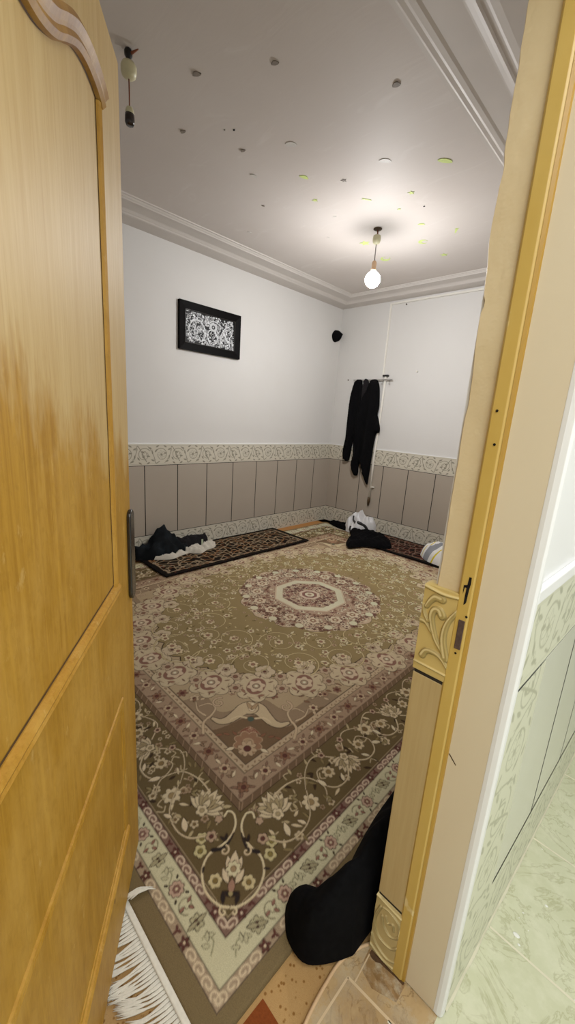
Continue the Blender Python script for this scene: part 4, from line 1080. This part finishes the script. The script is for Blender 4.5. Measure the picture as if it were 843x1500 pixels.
S1 = lambda c, col: [c.line(cubic(p, 8), w0, col, w1) for p, w0, w1 in (
    ([(.06, .05), (.03, .11), (.07, .18), (.14, .19), (.19, .14), (.20, .08), (.17, .03)], .010, .016),
    ([(.245, .03), (.225, .07), (.235, .12), (.27, .14), (.31, .12), (.335, .08), (.32, .04)], .008, .012),
    ([(.37, .03), (.37, .10), (.41, .17), (.46, .20)], .006, .010), ([(.40, .16), (.43, .10), (.47, .05)], .012, .018),
    ([(.24, .19), (.28, .215), (.34, .205), (.38, .17)], .010, .005), ([(.47, .10), (.50, .15), (.51, .22)], .006, .006))]
emb(S1)
for _ in range(620):
    x, y = rng.rand()*PW, rng.rand()*PH; a = rng.rand()*6.3; t = rng.rand()
    g = .30+.6*rng.rand(); cl_ = (g*.93, g*.96, g)
    L_ = .010+.018*rng.rand()
    if t < .55:
        pts = [(x, y), (x+L_*math.cos(a), y+L_*math.sin(a)), (x+L_*1.3*math.cos(a+.8), y+L_*1.3*math.sin(a+.8))]
        pc.line(cubic(pts, 5), .0045, cl_, .002); ph.line(cubic(pts, 5), .0045, (.6,.6,.6), .002)
    else:
        r_ = .004+.005*rng.rand(); pc.seg((x, y), (x+.001, y), r_, r_, cl_); ph.seg((x, y), (x+.001, y), r_, r_, (.7,.7,.7))
for c_, col, r2 in ((pc, '#c9cdd1', '#2a2c30'), (ph, (.9,.9,.9), (.2,.2,.2))):
    for (x, y, r_) in ((.285, .165, .038), (.10, .10, .022), (.13, .13, .016), (.08, .14, .014), (.12, .05, .02)):
        c_.seg((x, y), (x+.012, y-.004), r_, r_*.8, srgb(col) if isinstance(col, str) else col); c_.seg((x, y), (x+.004, y), r_*.45, r_*.45, srgb(r2) if isinstance(r2, str) else r2); c_.seg((x, y), (x+.002, y), r_*.2, r_*.2, srgb(col) if isinstance(col, str) else col)
us = np.linspace(0, PW, 330); vs_ = np.linspace(0, PH, 170); hh = ph.sample(us, vs_)[..., 0]; hh = (hh+np.roll(hh,1,0)+np.roll(hh,-1,0)+np.roll(hh,1,1)+np.roll(hh,-1,1))/5
rel(grid_sheet('embossed_sheet', us, vs_, lambda U, V: (.010+hh*.005, ya+w_+.007+U, za+w_+.007+V), pc.sample(us, vs_), M['silver']), pic)

# ================================================================== PIPE, TRUNKING, NAILS
obj('cable_trunking', MB().box((.675, -.022, 2.578), (2.6, -.0005, 2.596)).box((.667, -.020, 1.83), (.683, -.0005, 2.596)), M['pvc'], bevel=.002,
    label='white cable trunking under the cornice running down the back wall', cat='trunking')
px = .682
pipe = obj('gas_pipe', MB().tube([(px+.03, -.0145, 1.83), (px+.02, -.0145, 1.5), (px+.005, -.0145, 1.05), (px+.003, -.023, .99), (px, -.023, .42)], .0125, 12), M['pvc'], smooth=True,
    label='white vertical pipe stub on the back wall beside the hanging clothes', cat='pipe')
o = obj('pipe_clip', MB().box((px-.005, -.030, 1.825), (px+.065, -.0005, 1.845)), M['black'], bevel=.002); o.parent = pipe
o = obj('pipe_clip', MB().box((px-.002, -.030, .545), (px+.052, -.0095, .556)), M['pvc']); o.parent = pipe
o = obj('pipe_tip', MB().tube([(px, -.026, .425), (px-.002, -.026, .375), (px-.004, -.026, .335), (px-.004, -.026, .31)], [.016, .018, .014, .006], 12), M['brass'], smooth=True); o.parent = pipe
for i, (w, p, lb_) in enumerate((('b', (.185, 1.795), 'small nail in the back wall left of the hook rail'), ('b', (.860, 2.560), 'small dark hook under the white trunking'), ('b', (1.085, 1.87), 'pale screw plug in the back wall right of the hook rail'))):
    x, z = p; obj('wall_nail', MB().tube([(x, 0, z), (x, -.016, z+.002)], .006 if i != 2 else .010, 8), M['brass'] if i != 2 else M['pvc'], label=lb_, cat='nail')

# ================================================================== PENDANT LAMPS
def pendant(x, y, label, lit):
    root = empty('pendant_lamp', (x, y, HC), label=label, cat='pendant lamp')
    P = lambda prof, z: MB().lathe(prof, (0, 0, z))
    ob = lambda n, mb, mat, **k: obj(n, mb, mat, parent=root, smooth=k.get('s', True))
    if lit:
        ob('ceiling_rose', P([(.030, 0), (.031, -.004), (.026, -.008), (.006, -.009)], 0), M['brass'])
        ob('wire', MB().tube([(0, 0, -.008), (.002, .002, -.03), (-.002, 0, -.045)], .005, 8), M['red_wire'])
        ob('wire_cover', P([(.012, -.040), (.026, -.045), (.029, -.060), (.029, -.078), (.024, -.092), (.012, -.100), (.004, -.101)], 0), M['cream_plastic'])
        ob('cord', MB().tube([(0, 0, -.098), (0.0, 0, -.16), (0, 0, -.215)], .0034, 8), M['wire'])
        ob('lamp_holder', P([(.006, -.205), (.014, -.212), (.017, -.222), (.017, -.262), (.020, -.266), (.020, -.272), (.012, -.274)], 0), M['peach_plastic'])
        prof = [(.004, -.270), (.016, -.272), (.017, -.280)]+[(.046*math.sin(a), -.328-.046*math.cos(a)*-1) for a in ()]
        for a in np.linspace(.38, PI-.02, 16): prof.append((.054*math.sin(a), -.330+.054*math.cos(a)*1.02))
        ob('light_bulb', P(prof[9:], 0), M['bulb'])
        ob('bulb_collar', P(prof[:10], 0), M['bulb_glow'])
    else:
        ob('hook_block', P([(.012, 0), (.016, -.008), (.015, -.020), (.009, -.030), (.009, -.044), (.004, -.046)], 0), M['black'])
        o = ob('loose_wire', MB().tube([(.008, .004, -.016), (.026, .014, -.010), (.040, .022, -.006)], [.006, .004, .002], 8), M['red_wire'])
        ob('wire_cover', P([(.006, -.040), (.024, -.044), (.030, -.056), (.030, -.074), (.026, -.086), (.016, -.094), (.004, -.096)], 0), M['cream_plastic'])
        ob('cord', MB().tube([(0, 0, -.094), (.0008, 0, -.14), (0, 0, -.190)], .0028, 8), M['red_wire'])
        ob('lamp_holder', P([(.003, -.186), (.012, -.190), (.0165, -.202), (.0175, -.214)], 0), M['cream_plastic'])
        ob('socket', P([(.0178, -.212), (.0185, -.222), (.0190, -.240), (.014, -.250), (.004, -.251)], 0), M['dark'])
    return root
pendant(1.401, -1.454, 'pendant lamp with the lit bare bulb near the middle of the ceiling', True)
pendant(1.423, -3.289, 'empty pendant lamp holder without bulb above the open door', False)

# ================================================================== CEILING STICKERS AND MARKS
def star(r, n=5, inner=.42, rot=0): return [((r if k % 2 == 0 else r*inner)*math.cos(rot+PI*k/n), (r if k % 2 == 0 else r*inner)*math.sin(rot+PI*k/n)) for k in range(2*n)]
def moon(r, rot=0):
    A = [(r*math.cos(a), r*math.sin(a)) for a in np.linspace(.5, 2*PI-.5, 14)]; B = [(r*.45+r*.72*math.cos(a), r*.72*math.sin(a)) for a in np.linspace(2*PI-.87, .87, 14)]
    P = A+B; return [(x*math.cos(rot)-y*math.sin(rot), x*math.sin(rot)+y*math.cos(rot)) for x, y in P]
def ell(r, k=.5, rot=0, wob=0): return [((r*math.cos(a)*(1+wob*math.sin(3*a)))*math.cos(rot)-r*k*math.sin(a)*math.sin(rot), (r*math.cos(a)*(1+wob*math.sin(3*a)))*math.sin(rot)+r*k*math.sin(a)*math.cos(rot)) for a in np.linspace(0, 2*PI, 19)[:-1]]
def comet(r, rot=0):
    P = star(r*.55, 5)[:8]+[(r*2.0, -.25*r), (r*2.2, .05*r), (r*.5, .3*r)]; return [(x*math.cos(rot)-y*math.sin(rot), x*math.sin(rot)+y*math.cos(rot)) for x, y in P]
stk = [ # x, y, outline, material, name, label
 (2.092,-1.900, ell(.040,.42,.9,.1), 'glow', 'rocket_sticker', 'yellow-green rocket sticker on the ceiling nearest the right cornice'),
 (1.404,-2.244, ell(.026,.55,1.2,.25), 'glow', 'glow_sticker', 'yellow-green sticker left of centre on the ceiling'),
 (1.565,-2.079, star(.018), 'gluedark', 'star_sticker', 'small grey star sticker on the ceiling above the lamp'),
 (1.290,-2.016, star(.020), 'glow', 'star_sticker', 'small pale green star sticker left of the pendant rose'),
 (1.545,-1.846, comet(.024, 1.0), 'glow', 'comet_sticker', 'pale comet sticker on the ceiling above the pendant lamp'),
 (1.810,-1.733, star(.022), 'glow', 'star_sticker', 'green star sticker right of the comet sticker'),
 (1.658,-1.608, star(.012), 'glow', 'star_sticker', 'tiny star sticker up and right of the pendant rose'),
 (1.680,-1.341, ell(.022,.5,.6,.2), 'glow', 'planet_sticker', 'small green planet sticker right of the pendant rose'),
 (1.193,-1.309, star(.042, 5, .5), 'glow', 'star_sticker', 'large green star sticker just left of the pendant cord'),
 (1.562,-1.081, moon(.034, .6), 'glow', 'moon_sticker', 'thin green moon sticker right of the pendant lamp'),
 (1.844,-1.137, comet(.028, 2.2), 'glow', 'comet_sticker', 'green comet sticker near the right cornice'),
 (1.161,-.956, moon(.042, -.6), 'glow', 'moon_sticker', 'green crescent moon sticker beside the lit bulb'),
 (1.589,-.768, star(.032, 5, .42), 'glow', 'star_sticker', 'faint green star sticker nearest the back cornice'),
 (1.542,-2.494, ell(.030,.62,.8,.08), 'gluewhite', 'planet_sticker', 'round white planet sticker remnant on the ceiling'),
 (1.848,-2.089, ell(.032,.5,.8,.15), 'gluewhite', 'planet_sticker', 'white ringed planet sticker left of the rocket sticker'),
 (1.537,-3.053, ell(.017,.7,.5,.3), 'gluedark', 'adhesive_blob', 'grey adhesive blob nearest the empty lamp holder'),
 (1.828,-2.881, ell(.014,.7,.5,.3), 'gluedark', 'adhesive_blob', 'grey adhesive blob at the top centre of the ceiling'),
 (1.179,-2.902, ell(.014,.7,.2,.3), 'gluedark', 'adhesive_blob', 'grey adhesive blob furthest left on the ceiling'),
 (1.305,-2.619, ell(.013,.7,.2,.3), 'gluedark', 'adhesive_blob', 'grey adhesive blob between the screw holes and the slim oval blob'),
 (1.177,-2.434, ell(.020,.6,1.4,.2), 'gluewhite', 'adhesive_blob', 'slim oval pale blob left on the ceiling'),
 (.968,-2.171, ell(.010,.7,1.4,.3), 'gluedark', 'adhesive_blob', 'small grey blob above the left cornice'),
 (.586,-1.969, ell(.016,.5,1.2,.3), 'gluewhite', 'adhesive_blob', 'pale flaky blob just inside the left cornice'),
 (2.142,-2.490, ell(.016,.8,.3,.2), 'gluedark', 'adhesive_blob', 'brown adhesive blob nearest the wide right cornice'),
 (1.392,-2.745, ell(.006,.8), 'hole', 'screw_hole', 'black screw hole in the ceiling'),
 (1.355,-2.775, ell(.005,.8), 'gluedark', 'screw_hole', 'small filled screw hole left of the black one'),
 (1.262,-1.776, star(.012), 'gluewhite', 'star_sticker', 'tiny white star sticker left of the lamp'),
 (1.800,-1.545, ell(.006,.8), 'hole', 'screw_hole', 'dark screw hole right of the comet sticker'),
 (1.02,-1.55, star(.010), 'gluewhite', 'star_sticker', 'tiny white star sticker nearest the left cornice')]
for x, y, P, mt, nm_, lb_ in stk:
    t = .004 if 'blob' in nm_ else .0025
    n = len(P); faces = [tuple(range(n))[::-1], tuple(range(n, 2*n))]
    if 'moon' in nm_: faces = [f for k_ in range(n//2-1) for f in ((k_, k_+1, n-2-k_, n-1-k_), (n+k_, n+n-1-k_, n+n-2-k_, n+k_+1))]
    mb = MB().add([(px_, py_, -.0002) for px_, py_ in P]+[(px_, py_, -t) for px_, py_ in P], faces+[(i, (i+1)%n, (i+1)%n+n, i+n) for i in range(n)])
    o = obj(nm_, mb, M[mt], label=lb_, cat='screw hole' if 'hole' in nm_ else ('blob' if 'blob' in nm_ else 'sticker'), group='stickers and marks on the ceiling'); o.location = (x, y, HC)

# ================================================================== LIGHT
def area(name, loc, rot, size, power, col=(1,1,1), sy=None):
    L = bpy.data.lights.new(name, 'AREA'); L.energy = power; L.size = size; L.color = col
    if sy: L.shape = 'RECTANGLE'; L.size_y = sy
    o = bpy.data.objects.new(name, L); COL.objects.link(o); o.location = loc; o.rotation_euler = rot; return o
area('hall_ceiling_light', (4.0, -4.1, 2.6), (0, 0, 0), 1.2, 44, (1, .985, .95), 2.6)
w = bpy.data.worlds.new('world'); scene.world = w; w.use_nodes = True
w.node_tree.nodes['Background'].inputs[0].default_value = (.9, .92, 1, 1); w.node_tree.nodes['Background'].inputs[1].default_value = .1

# ================================================================== CAMERA
f_, yaw, pitch, roll = 583.792, -.765205, -.232399, .0668132
cy_, sy_ = math.cos(yaw), math.sin(yaw)
fwd = Vector((sy_*math.cos(pitch), cy_*math.cos(pitch), math.sin(pitch))); right = Vector((cy_, -sy_, 0)); up_ = right.cross(fwd)
r2 = right*math.cos(roll)+up_*math.sin(roll); u2 = -right*math.sin(roll)+up_*math.cos(roll)
cam = bpy.data.cameras.new('camera'); co = bpy.data.objects.new('camera', cam); COL.objects.link(co)
co.matrix_world = Matrix(((r2.x, u2.x, -fwd.x, 3.29183), (r2.y, u2.y, -fwd.y, -4.16201), (r2.z, u2.z, -fwd.z, 1.3016), (0,0,0,1)))
cam.sensor_fit = 'VERTICAL'; cam.sensor_height = 36; cam.lens = f_/1500*36; cam.clip_start = .02
scene.camera = co
scene.view_settings.view_transform = 'Standard'; scene.view_settings.look = 'None'; scene.view_settings.exposure = 0; scene.view_settings.gamma = 1.12
scene.cycles.use_denoising = True
scene.cycles.max_bounces = 8; scene.cycles.diffuse_bounces = 5
